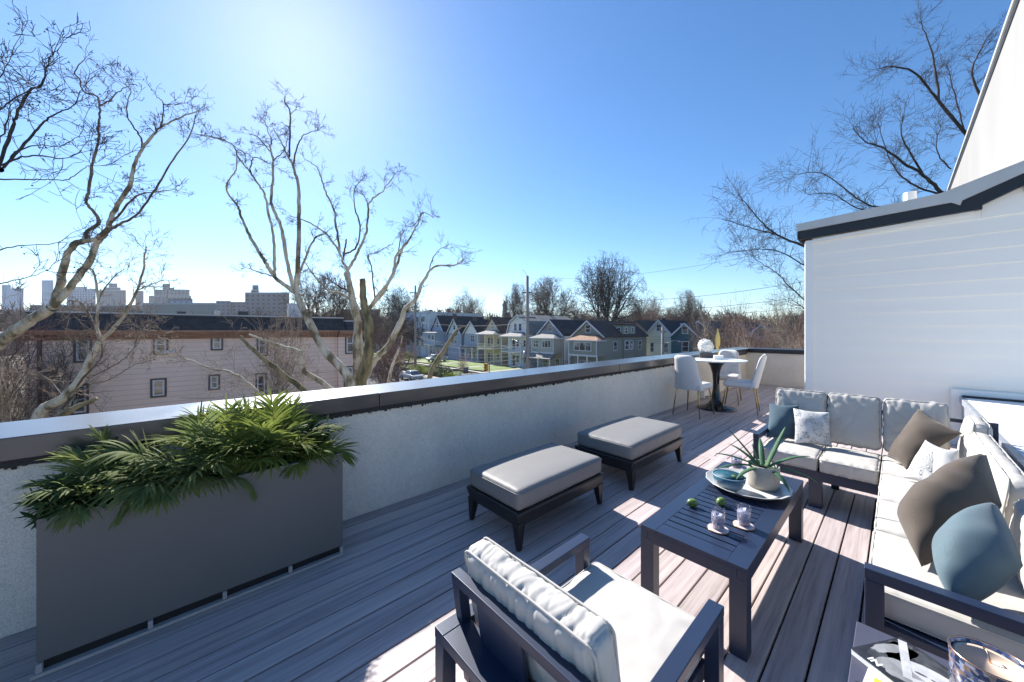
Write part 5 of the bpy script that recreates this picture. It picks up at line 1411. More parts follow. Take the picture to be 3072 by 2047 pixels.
# ---- utility poles and wires
def pole(label, u, d, vtop, arms):
    p = dp(u, vtop, d); q = thing('utility_pole', label, 'utility pole', (p.x, p.y, GZ), 'utility poles')
    b = MB(); b.tube([(p.x, p.y, GZ), (p.x + .02, p.y, (GZ + p.z) / 2), (p.x, p.y, p.z)], [.22, .19, .15], 12); b.build('pole', M['poleswood'], q, smooth=True)
    for z, L, az in arms:
        a = R(az); b = MB(); b.beam((p.x - math.cos(a) * L, p.y - math.sin(a) * L, p.z - z), (p.x + math.cos(a) * L, p.y + math.sin(a) * L, p.z - z), .1, .12); b.build('crossarm', M['darkframe'], q)
        b = MB()
        for k in (-1, -.5, .5, 1): b.tube([(p.x + math.cos(a) * L * k * .95, p.y + math.sin(a) * L * k * .95, p.z - z + .06), (p.x + math.cos(a) * L * k * .95, p.y + math.sin(a) * L * k * .95, p.z - z + .26)], .04, 6)
        b.build('insulator', M['steel'], q)
    return q
P1 = dp(1582, 828, 38); P2 = dp(1246, 857, 58.8)
q = pole('near grey wooden utility pole in front of the gambrel house', 1582, 38, 828, ((1.8, .5, -42), (4.5, .9, -42), (8.9, .6, -42)))
b = MB(); b.tube([(P1.x, P1.y, -1.2), (P1.x - .2, P1.y + .8, .2), (P1.x - .3, P1.y + 1.7, .6)], [.03, .03, .03], 6); b.build('lamp_arm', M['steel'], q, smooth=True)
b = MB(); b.ball((P1.x - .3, P1.y + 1.9, .58), .16, 10, 6, .5); b.build('lamp_head', M['steel'], q, smooth=True)
b = MB(); b.tube([P1 + Vector((0, .3, -9.0)), P1 + Vector((0, .3, -8.1))], .22, 12); b.build('transformer', M['steel'], q, smooth=True)
b = MB(); b.tube([P1 + Vector((0, 0, -.1)), P1 + Vector((-.1, .3, .5)), P1 + Vector((-.2, .6, .7))], .02, 6); b.build('antenna', M['wire'], q)
pole('far grey wooden utility pole behind the bare sycamore limbs', 1246, 58.8, 857, ((1.2, .9, -42), (3.6, .7, -42)))
p3 = dp(1988, 985, 44)
q = pole('dark short utility pole between the pale yellow house and the taupe house', 1988, 44, 982, ((.6, .4, -42),))
b = MB(); a_ = dp(2000, 1030, 44); b_ = dp(2022, 1022, 44); c_ = dp(2036, 1024, 44); b.tube([a_, b_, c_], .04, 6); b.build('lamp_arm', M['steel'], q, smooth=True)
b = MB(); b.tube([c_ + Vector((0, 0, -.05)), c_ + Vector((.5 * RX, .5 * RY, -.08))], [.09, .05], 8); b.build('lamp_head', M['steel'], q, smooth=True)
def wire(label, a, b_, sag, r=.02, group='overhead wires'):
    r *= .72
    a, b_ = Vector(a), Vector(b_); pts = []
    for i in range(25):
        t = i / 24; p = a.lerp(b_, t); p.z -= sag * 4 * t * (1 - t); pts.append(p)
    m = MB(); m.tube(pts, r, 5); o = m.build('overhead_wire', M['wire'], None, smooth=True)
    return tag(o, label, 'wire', group)
far = lambda u, v, d: dp(u, v, d)
wire('topmost faint overhead wire rising right from the near pole top to the dark branches', P1 + Vector((0, 0, -.3)), far(2330, 752, 27), .7, .014)
wire('upper overhead wire crossing the sky above the leaning bare tree', P1 + Vector((.4, -.4, -2.4)), far(2450, 838, 27), .9, .022)
wire('middle overhead wire crossing the sky just above the brown thicket', P1 + Vector((.4, -.4, -3.6)), far(2450, 886, 27), .7, .022)
wire('lowest sky wire running along the tops of the brown thicket', P1 + Vector((.4, -.4, -4.6)), far(2450, 918, 27), .5, .018)
BW = 'wire bundle in front of the houses'
for k, (va, vb) in enumerate(((972, 1010), (974, 1019), (977, 1026), (980, 1033))):
    wire('thin wire of the bundle sagging from the near pole across the olive and taupe houses', dp(1582, va, 38), dp(2150, vb + 6, 40), .4, .022, BW)
wire('pale upper wire between the two poles passing over the gables', dp(1582, 970, 38), dp(1246, 965, 58.8), .5, .028)
BL = 'lower wire bundle between the poles'
for k, (va, vb) in enumerate(((1028, 1003), (1036, 1006), (1052, 1018), (1060, 1022), (1072, 1026), (1084, 1034), (1092, 1040))):
    wire('thin wire of the lower bundle sagging between the two poles above the lawns', dp(1582, va, 38), dp(1246, vb, 58.8), 1.1 + .12 * k, .026, BL)
BR = 'cables fanning out right of the near pole'
for k in range(7):
    wire('dark cable fanning down to the right from the near pole over the grey house porch', dp(1582, 1040 + k * 9, 38), dp(1800 + k * 14, 1098 + k * 10, 36), .5, .024, BR)
wire('pale wire from the far pole leftwards across the centre sycamore', dp(1246, 968, 58.8), dp(1040, 972, 50), .2, .024)
wire('dark cable strung across the pink wall between its window rows', dp(60, 1128, 20), dp(1010, 1116, 29), .15, .016)
wire('thin slack cable dipping low across the pink wall', dp(100, 1150, 20), dp(900, 1180, 27), .6, .014)
wire('faint wire just under the brown cornice', dp(440, 982, 22), dp(800, 1000, 27), .2, .01)

# ---- traffic signals
def signal(label, u, v, d, s_=1.0, rot=0):
    p = dp(u, v, d); t = thing('traffic_signal', label, 'traffic light', (p.x, p.y, GZ), 'traffic lights')
    f = Vector((math.cos(R(rot)), math.sin(R(rot)), 0)); sd = Vector((-f.y, f.x, 0))
    b = MB(); rbox(b, p, .19 * s_, .17 * s_, p.z - .52 * s_, p.z + .52 * s_, R(rot)); h_ = b.build('housing', M['signal'], t, bevel=.03)
    for k in (-1, 0, 1):
        c = p - f * .20 * s_ + Vector((0, 0, k * .33 * s_))
        b = MB(); b.tube([c, c - f * .16 * s_], [.13 * s_, .14 * s_], 12, cap=False); b.build('visor', M['signal'], h_)
        b = MB(); b.ball(c, .11 * s_, 10, 6); b.build('lens', M['signaldark'], h_, smooth=True)
    q = p + f * .6
    b = MB(); b.tube([(q.x, q.y, GZ), (q.x, q.y, p.z + .5)], [.09, .07], 8); b.tube([(q.x, q.y, p.z + .3), p + Vector((0, 0, .3))], .03, 6); b.build('post', M['steel'], t)
signal('yellow traffic light hanging beyond the sycamore limb by the street', 1195, 1080, 44, 1.0, 60)
signal('yellow traffic light just above the parapet coping', 1459, 1103, 38, .85, 20)
# ---- parked cars
def car(label, p, rz, mat):
    t = thing('parked_car', label, 'car', (0, 0, 0), 'cars parked along the street')
    b = MB(); pr_ = [(-2.2, .35), (-2.25, .75), (-1.9, .92), (-1.35, .98), (1.0, .98), (2.0, .86), (2.25, .62), (2.2, .35)]
    b.prism([(x, -.86, z) for x, z in pr_], (0, 1.72, 0)); b.build('body', mat, t, bevel=.09, seg=3)
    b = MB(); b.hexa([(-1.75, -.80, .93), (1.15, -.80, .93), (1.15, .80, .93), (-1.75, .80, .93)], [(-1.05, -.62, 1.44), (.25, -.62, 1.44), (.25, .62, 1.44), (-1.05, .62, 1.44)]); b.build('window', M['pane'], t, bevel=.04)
    b = MB(); b.hexa([(-1.08, -.63, 1.435), (.28, -.63, 1.435), (.28, .63, 1.435), (-1.08, .63, 1.435)], [(-.95, -.57, 1.50), (.15, -.57, 1.50), (.15, .57, 1.50), (-.95, .57, 1.50)]); b.build('roof', mat, t, bevel=.03)
    for x in (-1.4, 1.4):
        for y in (-.86, .86):
            b = MB(); b.tube([(x, y - .09, .33), (x, y + .09, .33)], .33, 18); w_ = b.build('wheel', M['signaldark'], t)
            b = MB(); b.tube([(x, y - .1, .33), (x, y + .1, .33)], .19, 12); b.build('rim', M['steel'], w_)
    for y in (-.6, .6):
        b = MB(); b.box(2.17, 2.27, y - .18, y + .18, .62, .76); b.build('headlight', M['whitetrim'], t, bevel=.02)
    t.location = p; t.rotation_euler[2] = R(rz)
    return t
carpaint = lambda n, c: pm(n, c, .2, .03, 2, spec=.7)
CW, CS, CD = carpaint('white_car_paint', (.42, .43, .44)), carpaint('silver_car_paint', (.45, .46, .47)), carpaint('dark_car_paint', (.05, .055, .07))
car('white car parked at the kerb, nearest below the centre sycamore', (25.2, 50.5, GZ + .01), 90, CW)
car('silver car parked behind the white one along the kerb', (25.2, 57, GZ + .01), 90, CS)
car('dark car parked third along the kerb beyond the silver one', (25.2, 64, GZ + .01), 90, CD)
c4 = car('white car in a driveway beside the blue grey house', (39, 66.4, GZ + 1.05), 0, CW)
# ---- garden fence, shrubs, bins
fn = thing('garden_fence', 'low black iron fence along the front gardens', 'fence', (29.8, 45, GZ + .4))
b = MB()
for z in (.5, 1.25): b.box(29.75, 29.79, 30, 90, GZ + .4 + z, GZ + .44 + z)
b.build('rail', M['fascia'], fn)
b = MB()
for i in range(400): y = 30 + i * .15; b.box(29.755, 29.785, y, y + .03, GZ + .4, GZ + 1.75)
o = b.build('picket', M['fascia'], fn); o['kind'] = 'stuff'
bi = thing('blue_bin', 'blue wheeled bin in the front garden', 'bin', (33, 49.5, GZ + .7))
pb_ = dp(1397, 1110, 58); b = MB(); rbox(b, pb_, .3, .3, pb_.z - .55, pb_.z + .4, R(20), 1.15); b.build('body', pm('bin_blue', (.02, .07, .25), .4, .05), bi)
b = MB(); rbox(b, pb_, .37, .37, pb_.z + .402, pb_.z + .48, R(20)); b.build('lid', M['signaldark'], bi)

# ---- the air between: pale even haze round the whole place
hz_m = bpy.data.materials.new('pale_air'); hz_m.use_nodes = True
hn = hz_m.node_tree; hn.nodes.remove(hn.nodes['Principled BSDF'])
pv = hn.nodes.new('ShaderNodeVolumePrincipled'); pv.inputs['Color'].default_value = (.86, .92, 1, 1); pv.inputs['Density'].default_value = 0.00013; pv.inputs['Anisotropy'].default_value = 0.3
hn.links.new(pv.outputs[0], hn.nodes['Material Output'].inputs['Volume'])
b = MB(); b.box(-1150, 1150, -1150, 1150, GZ - 1.3, 150); o = b.build('haze', hz_m); o['kind'] = 'stuff'

# ================================================================== TREES
class TB:
    def __init__(s): s.V = []; s.Q = []; s.n = 0
    def tube(s, pts, rad, k=5):
        P = np.asarray(pts, float); m = len(P)
        T = np.empty_like(P); T[1:-1] = P[2:] - P[:-2]; T[0] = P[1] - P[0]; T[-1] = P[-1] - P[-2]
        T /= np.linalg.norm(T, axis=1, keepdims=True) + 1e-9
        ref = np.array([.31, .17, .93]) if abs(T[0] @ np.array([.31, .17, .93])) < .9 else np.array([.9, .3, .1])
        A = np.cross(T, ref); A /= np.linalg.norm(A, axis=1, keepdims=True) + 1e-9
        B_ = np.cross(T, A)
        ang = np.arange(k) * 2 * np.pi / k
        r = np.asarray(rad, float)[:, None, None]
        R_ = P[:, None, :] + r * (np.cos(ang)[None, :, None] * A[:, None, :] + np.sin(ang)[None, :, None] * B_[:, None, :])
        i = np.arange(m - 1)[:, None] * k; j = np.arange(k)[None, :]; j2 = (j + 1) % k
        Q = np.stack([i + j, i + j2, i + k + j2, i + k + j], -1).reshape(-1, 4)
        s.V.append(R_.reshape(-1, 3)); s.Q.append(Q + s.n); s.n += m * k
    def cap(s, c, d, r, k=8):
        pass
    def blob(s, c, r):
        c = np.array(c); o = np.array([(1,0,0),(0,1,0),(-1,0,0),(0,-1,0),(0,0,1),(0,0,-1)], float) * r + c
        s.V.append(o); q = np.array([(0,1,4,4),(1,2,4,4),(2,3,4,4),(3,0,4,4),(1,0,5,5),(2,1,5,5),(3,2,5,5),(0,3,5,5)])
        # quads with a repeated corner are avoided by using the opposite pole edge midpoints
        q = np.array([(0,1,4,3),(1,2,4,4)])[:0]
        s.Q.append(np.array([(0,1,2,3),(0,4,2,5),(1,4,3,5)]) + s.n); s.n += 6
    def build(s, name, mat, par):
        if not s.V: return None
        return fastmesh(name, np.concatenate(s.V), np.concatenate(s.Q), mat, par)
def rv(rng): 
    return Vector((rng.gauss(0, 1), rng.gauss(0, 1), rng.gauss(0, 1)))
def branch(tb, rng, p, d, L, r, lev, cfg, sink=None):
    """crooked tapering branch with children; cfg: kids per level, up tropism, wobble, spread"""
    nseg = cfg['seg'][min(lev, len(cfg['seg']) - 1)]
    pts = [p.copy()]; d = d.normalized(); cur = p.copy()
    wob = cfg['wob']; up = cfg['up'][min(lev, len(cfg['up']) - 1)]
    for i in range(nseg):
        d = (d + rv(rng) * wob + Vector((0, 0, up / nseg))).normalized()
        cur = cur + d * (L / nseg); pts.append(cur.copy())
    r1 = max(cfg['rmin'], r * cfg['taper'])
    rad = [r + (r1 - r) * i / nseg for i in range(nseg + 1)]
    (sink or tb)[min(lev, len(sink or tb) - 1)].tube(pts, rad, 6 if r > .06 else (4 if r > .02 else 3))
    if lev >= cfg['max']: 
        if cfg.get('balls') and rng.random() < cfg['balls']:
            tb[-1].blob(pts[-1] + Vector((0, 0, -.05)), .022)
        return
    kids = cfg['kids'][min(lev, len(cfg['kids']) - 1)]
    for c in range(kids):
        t = 1.0 if c == 0 else rng.uniform(cfg['t0'][min(lev, len(cfg['t0']) - 1)], 1.0)
        k = min(nseg - 1, int(t * nseg)); q = pts[k].lerp(pts[k + 1], t * nseg - k)
        dd = (pts[k + 1] - pts[k]).normalized()
        a = R(rng.uniform(*cfg['ang'][min(lev, len(cfg['ang']) - 1)])) * (0.45 if c == 0 else 1)
        ax = dd.cross(rv(rng)).normalized()
        nd = dd * math.cos(a) + ax * math.sin(a)
        branch(tb, rng, q, nd, L * rng.uniform(*cfg['len'][min(lev, len(cfg['len']) - 1)]), max(cfg['rmin'], (r + (r1 - r) * t) * rng.uniform(.5, .75)), lev + 1, cfg, sink)
def smoothpath(P, rad, sub=5, rng=None, wob=0.0):
    out, ro = [], []
    n = len(P)
    for i in range(n - 1):
        p0, p1, p2, p3 = P[max(i-1, 0)], P[i], P[i+1], P[min(i+2, n-1)]
        for k in range(sub):
            t = k / sub; t2 = t*t; t3 = t2*t
            q = (p1*2 + (p2-p0)*t + (p0*2-p1*5+p2*4-p3)*t2 + (p1*3-p0-p2*3+p3)*t3) * .5
            if rng and wob: q = q + rv(rng) * wob
            out.append(q); ro.append(rad[i] + (rad[i+1]-rad[i]) * t)
    out.append(P[-1]); ro.append(rad[-1])
    return out, ro
TWIG = dict(seg=(4, 3, 3), wob=.19, up=(.25, .15, .1), rmin=.0055, taper=.5, max=2, kids=(4, 4, 2), t0=(.15, .2, .2), ang=((25, 70), (25, 70), (25, 65)), len=((.42, .72), (.45, .7), (.4, .7)), balls=.10)
def traced_tree(name, label, limbs, d0, seed, tw=1.0, twig=M['twig'], dens=1.0, cat='tree', group='sycamores in front of the pink building', thick=M['sycamore'], mid=M['sycbranch'], rlim=.055, balls=.10, slim=.74):
    """limbs: (pixels, depth at start, depth at end, width px at start, width px at end, twig factor)"""
    rng = random.Random(seed)
    base = dp(limbs[0][0][0][0], limbs[0][0][0][1], limbs[0][1]); base.z = GZ
    t = thing(name, label, cat, base, group)
    trunk, br, tg = TB(), TB(), TB()
    cfg = dict(TWIG); cfg['balls'] = balls
    for (px, da, db, wa, wb, tf) in limbs:
        n = len(px); P, rad = [], []
        ph = rng.uniform(0, 6)
        for i, (u, v) in enumerate(px):
            f = i / (n - 1); d = da + (db - da) * f
            P.append(dp(u, v, d)); rad.append((wa + (wb - wa) * f) * .5 * d / FPH * slim)
        pts, rr = smoothpath(P, rad, 6, rng, .012 * d0 / 14)
        rr = [q_ * (1 + .16 * noise.noise(p_ * 1.7) + .10 * noise.noise(p_ * 5.0)) for q_, p_ in zip(rr, pts)]
        (trunk if rad[0] > rlim else br).tube(pts, rr, 10 if rad[0] > .05 else 6)
        L = sum((pts[i+1] - pts[i]).length for i in range(len(pts) - 1))
        if tf <= 0: continue
        nt_ = int(L * 3.6 * dens * tf) + 2
        for k in range(nt_):
            f = 1 - (rng.random() ** 1.25) * .82 if k else 1.0
            i = min(len(pts) - 2, int(f * (len(pts) - 1)))
            dd = (pts[i+1] - pts[i]).normalized(); ax = dd.cross(rv(rng)).normalized(); a = R(rng.uniform(30, 80)) if k else .2
            nd = dd * math.cos(a) + ax * math.sin(a) + Vector((0, 0, .15))
            LL = rng.uniform(.35, .95) * tw * (0.55 + .6 * f)
            branch([br, tg, tg], rng, pts[i], nd, LL, max(.008, min(rr[i] * .45, .018)), 0, cfg)
    trunk.build('trunk', thick, t); br.build('crown', mid, t); tg.build('crown', twig, t)
    return t
def z6(*q): return [(x * .5102, 100 + y * .5102) for x, y in q]       # from an enlarged view of the left sky
def zt(*q): return [(600 + x * .4464, 250 + y * .4464) for x, y in q]
def z1(*q): return [(x * .4675, 780 + y * .4675) for x, y in q]
def z2(*q): return [(1000 + x * .3825, 750 + y * .3825) for x, y in q]
def zr(*q): return [(2100 + x * .574, 50 + y * .574) for x, y in q]
traced_tree('sycamore_tree', 'dark branched sycamore whose crown enters from the left picture edge', [
    ([(-210, 1750), (-190, 1200), (-120, 800), (-30, 540), (0, 508)], 10, 9.5, 60, 26, 0),
    (z6((-40, 850), (60, 590), (100, 480), (170, 340), (240, 310), (270, 220), (300, 140), (345, 95)), 9.5, 8.8, 15, 3, 1.3),
    (z6((20, 790), (170, 620), (260, 520), (340, 470), (430, 430), (470, 340)), 9.5, 9.9, 11, 3, 1.3),
    (z6((-30, 790), (130, 730), (250, 720), (370, 740), (480, 690)), 9.3, 8.6, 9, 3, 1.3),
    (z6((60, 740), (90, 700), (200, 660), (350, 660), (470, 600)), 9.6, 10.3, 7, 2, 1.3),
    (z6((-20, 860), (150, 860), (280, 860), (400, 860), (500, 790), (540, 780)), 9.7, 9.2, 7, 2, 1.3),
    (z6((-40, 480), (90, 380), (230, 310)), 9.2, 9.0, 7, 4, 1.2), (z6((-30, 150), (70, 200), (170, 300)), 9.9, 9.4, 5, 3, 1.4), (z6((-20, 290), (80, 110)), 9.5, 9.4, 5, 2, 1.4),
    (z6((-40, 1290), (100, 1250), (300, 1240), (380, 1210)), 9.4, 9.9, 7, 2, 1.5), (z6((-40, 1480), (150, 1440), (310, 1380)), 9, 8.7, 6, 2, 1.2),
    (z6((-40, 700), (30, 560), (60, 400), (20, 230)), 9.6, 9.9, 8, 2, 1.4),
], 9.5, 11, tw=1.0, twig=M['twigdark'], mid=M['twigdark'], rlim=.2, dens=.3, slim=.62)
traced_tree('sycamore_tree', 'pale mottled sycamore leaning up from the lower left with four long bare limbs', [
    ([(-420, 1900), (-330, 1450), (-180, 1180)] + z1((-100, 610), (0, 530), (150, 420), (330, 310)), 12, 12, 64, 36, .0),
    (z1((330, 310), (375, 200), (420, 0)) + z6((440, 1240), (510, 1220), (570, 1210), (640, 1150)), 12, 11.9, 27, 17, .1),
    (z1((330, 310), (470, 150), (580, 0)) + z6((580, 1220), (640, 1150), (660, 1060), (760, 900), (790, 780), (830, 690), (900, 600), (950, 550), (1070, 490), (1180, 455)), 12, 12.6, 25, 3, .45),
    (z6((505, 1210), (510, 1170), (580, 1120), (560, 1060), (510, 1000), (525, 900), (540, 780), (575, 650), (580, 530), (585, 430), (570, 370), (490, 340), (470, 270), (440, 230), (490, 160)), 11.9, 11.4, 13, 3, .5),
    (z6((585, 430), (650, 390), (700, 340), (760, 310)), 11.6, 11.3, 6, 2, .9),
    (z6((830, 690), (830, 620), (780, 540), (750, 490), (750, 400), (770, 340), (740, 310)), 12.4, 12.2, 7, 2, .7),
    (z6((950, 550), (960, 420), (920, 370)), 12.4, 12.7, 6, 2, .7), (z6((960, 420), (1040, 415), (1110, 410)), 12.6, 12.7, 4, 2, .9),
    (z6((640, 1160), (720, 1115), (800, 1070), (900, 940), (1000, 770), (1120, 600), (1150, 480)), 12, 12.9, 11, 3, .5),
    (z6((640, 1130), (800, 960), (880, 940), (1040, 920)), 12, 11.7, 9, 2, .5), (z6((1120, 590), (1300, 620), (1400, 680)), 12.8, 13.2, 3, 1.5, 1.3),
], 12, 12, tw=.62, dens=1.0)
traced_tree('sycamore_tree', 'slender young sycamore standing close in front of the left of the pink wall', [
    ([(60, 1700), (90, 1400)] + z1((250, 1000), (400, 890), (520, 760), (600, 600), (650, 520)), 14.5, 14.5, 46, 20, .2),
    (z1((650, 520), (620, 430), (630, 250), (600, 80)) + z6((530, 1380), (545, 1300)), 14.5, 14.9, 13, 3, .9),
    (z1((650, 520), (740, 430), (810, 330), (870, 220), (920, 60)) + z6((850, 1300), (860, 1250)), 14.5, 14.0, 15, 3, .9),
    (z1((400, 960), (520, 780), (640, 640), (658, 540)), 14.2, 14.3, 8, 4, .3),
    (z1((870, 200), (960, 160), (1060, 130), (1090, 150)), 14.1, 13.8, 5, 2, 1.1), (z1((645, 520), (560, 330), (480, 260), (420, 280)), 14.5, 14.9, 8, 2, 1.0),
    (z1((740, 430), (850, 420), (940, 460), (1010, 480)), 14.2, 13.8, 6, 2, 1.2), (z1((420, 900), (300, 760), (170, 740)), 14.5, 14.9, 7, 2, 1.4), (z1((560, 760), (760, 660), (860, 560), (900, 420)), 14.6, 15, 5, 2, 1.2),
    (z1((560, 800), (700, 770), (850, 680), (1000, 640)), 14.6, 15.2, 5, 2, 1.2), (z1((630, 250), (720, 120), (800, 60)), 14.8, 15.2, 5, 2, 1.1),
], 14.5, 13, tw=.8, dens=1.1, twig=M['twigpale'])
traced_tree('sycamore_tree', 'pale sycamore left of centre with tall straight limbs reaching highest in the sky', [
    ([(1075, 1700), (1068, 1400)] + z1((2250, 800), (2080, 580), (1950, 330), (1900, 210)), 16, 16, 48, 22, .05),
    (zt((640, 1410), (590, 1370), (500, 1300), (450, 1220), (400, 1140), (330, 1020), (280, 900), (250, 820), (200, 760), (180, 680), (240, 580), (245, 500)), 16, 15.5, 18, 3, .45),
    (zt((500, 1300), (500, 1180), (490, 1000), (460, 880), (440, 760), (400, 690), (340, 600), (260, 500), (225, 420), (140, 380), (0, 350)), 15.8, 15.3, 12, 2, .5),
    (zt((340, 600), (350, 510), (380, 500), (470, 540)), 15.5, 15.3, 5, 3, .4),
    (zt((635, 1400), (580, 1180), (545, 960), (480, 800), (490, 650), (490, 520), (470, 430), (480, 400), (450, 300), (420, 230)), 16, 16.6, 15, 2, .5),
    (zt((490, 520), (560, 460), (590, 380)), 16.3, 16.6, 5, 2, .8), (zt((470, 460), (400, 370), (330, 340)), 16.4, 16.9, 5, 2, .9),
    (zt((650, 1400), (660, 1100), (665, 900), (660, 700), (630, 570), (600, 500), (530, 370), (490, 300)), 16, 15.6, 18, 3, .4),
    (zt((603, 500), (605, 200), (570, 130), (568, 85)), 15.7, 15.6, 7, 2, .45), (zt((630, 560), (650, 440), (700, 350), (800, 310)), 15.7, 15.9, 7, 2, .8), (zt((605, 210), (650, 175)), 15.7, 15.5, 3, 2, .4),
    (zt((655, 1370), (690, 1220), (760, 1060), (800, 1020), (830, 1015)), 16, 16.3, 10, 4, .7), (zt((500, 1300), (400, 1270), (310, 1240)), 16, 15.7, 6, 2, 1.2),
], 16, 14, tw=.62, dens=1.0)
traced_tree('sycamore_tree', 'broad pale sycamore at centre with several trunks from one base', [
    ([(1085, 1750), (1080, 1400)] + z2((205, 1060), (190, 760), (190, 560), (140, 330), (100, 180)), 17, 17, 62, 18, .05),
    (zt((1050, 1500), (1020, 1400), (990, 1260), (960, 1200), (930, 1120), (840, 1010), (740, 940), (600, 890)), 17, 16.4, 15, 3, .6),
    (zt((940, 1150), (920, 1000), (900, 850), (850, 750), (810, 620), (780, 560), (700, 510)), 16.8, 17.2, 10, 2, .55),
    (zt((990, 1260), (1050, 1160), (1110, 1020), (1130, 900), (1140, 800), (1230, 720), (1290, 640), (1330, 590)), 17, 17.6, 12, 2, .55),
    (zt((960, 1200), (970, 1130), (985, 1050)), 16.9, 16.8, 7, 6, 0), (zt((970, 1150), (1050, 1100), (1075, 960), (1040, 830), (1040, 710), (1060, 680)), 17, 16.6, 8, 2, .6), (zt((1130, 830), (1110, 770), (1080, 740)), 17.4, 17.7, 4, 2, .9),
    (z2((215, 1050), (330, 860), (440, 740), (530, 560), (560, 470), (640, 390), (720, 220), (800, 130), (960, 120), (1020, 70)), 17, 16.2, 30, 3, .5),
    (zt((1130, 1540), (1180, 1450), (1290, 1300), (1320, 1160), (1400, 1060), (1470, 930), (1500, 870), (1570, 905)), 17, 17.8, 16, 2, .6),
    (zt((1330, 1140), (1355, 1020), (1380, 990)), 17.5, 17.3, 5, 2, .6), (zt((1178, 1455), (1172, 1390), (1150, 1230), (1130, 1160), (1200, 1130), (1300, 1080)), 17.2, 16.7, 7, 2, .8), (zt((1500, 870), (1430, 960), (1375, 955)), 17.8, 18, 4, 2, 1.0),
    (zt((1540, 1260), (1580, 1150), (1640, 1100)), 16.4, 16.2, 5, 2, .9), (zt((1040, 1480), (960, 1420), (860, 1390), (760, 1280), (710, 1210)), 17, 17.6, 14, 3, .7),
    (z2((260, 480), (380, 350), (460, 200), (540, 0)), 17.1, 17.6, 15, 9, .4),
    (z2((130, 330), (0, 260), (-90, 200)), 17, 16.5, 8, 3, .9),
], 17, 15, tw=.7, dens=1.0)
def cut_limb(label, px, d0, d1, w0, w1, mat, group='cut sycamore limbs', twigs=None):
    t = thing('cut_limb', label, 'tree limb', dp(px[0][0], px[0][1], d0), group)
    rng = random.Random(len(px) * 31 + int(px[0][0])); n = len(px)
    P = [dp(u, v, d0 + (d1 - d0) * i / (n - 1)) for i, (u, v) in enumerate(px)]
    rr = [(w0 + (w1 - w0) * i / (n - 1)) * .5 * d0 / FPH for i in range(n)]
    pts, r_ = smoothpath(P, rr, 7, rng, .014)
    b = MB(); b.tube(pts, r_, 10); b.build('limb', mat, t, smooth=True)
    if twigs:
        tg = TB(); cfg = dict(TWIG); cfg['balls'] = .1
        for k in range(twigs):
            f = 1 - rng.random() * .8; i = min(len(pts) - 2, int(f * (len(pts) - 1)))
            dd = (pts[i+1] - pts[i]).normalized(); ax = dd.cross(rv(rng)).normalized(); a = R(rng.uniform(30, 80))
            branch([tg], rng, pts[i], dd * math.cos(a) + ax * math.sin(a), rng.uniform(.5, 1.1), .012, 0, cfg)
        tg.build('crown', M['twigpale'], t)
    return t
cut_limb('upright sawn off trunk stub amid the centre sycamore trunks', [(1085, 1500), (1080, 1240)] + z2((210, 1050), (270, 850), (280, 600), (240, 430), (226, 228)), 16.6, 16.4, 44, 16, M['stump'])
cut_limb('long mossy cut limb slanting in front of the lawns', [(1225, 1400)] + z2((755, 1000), (860, 800), (960, 640)), 17, 18, 18, 10, M['stump'])
cut_limb('short broken fork at the tip of the mossy slanting limb', z2((950, 670), (985, 620), (1040, 600)), 18, 18, 10, 3, M['sycbranch'])
cut_limb('olive cut limb lying low before the bottom left window of the pink wall', [(-60, 1420), (60, 1330)] + z1((400, 1000), (500, 940), (620, 890)), 13.5, 13.8, 26, 10, M['stump'])
cut_limb('olive bark limb crossing the right half of the pink wall', [(1080, 1420), (1000, 1260)] + z1((1950, 840), (1800, 720), (1660, 610), (1540, 490)), 16.5, 15.5, 22, 8, M['stump'], twigs=8)
cut_limb('kinked pale limb rising before the right of the pink wall', [(1110, 1420), (1070, 1260)] + z1((2110, 820), (1950, 710), (1930, 600), (1830, 560), (1700, 520), (1600, 480)), 16.5, 15.8, 20, 5, M['sycamore'], twigs=16)
cut_limb('thin wavy limb reaching left across the middle of the pink wall', [(900, 1400), (840, 1260)] + z1((1680, 880), (1600, 800), (1480, 720), (1350, 700), (1200, 640), (1060, 650)), 15.5, 15, 12, 2, M['sycamore'], twigs=16)
cut_limb('white twisted limb before the street beside the centre trunks', [(1165, 1400), (1150, 1240)] + [(1168, 1137), (1180, 1090), (1198, 1045), (1207, 1010)], 18, 19, 14, 4, M['sycamore'], twigs=5)
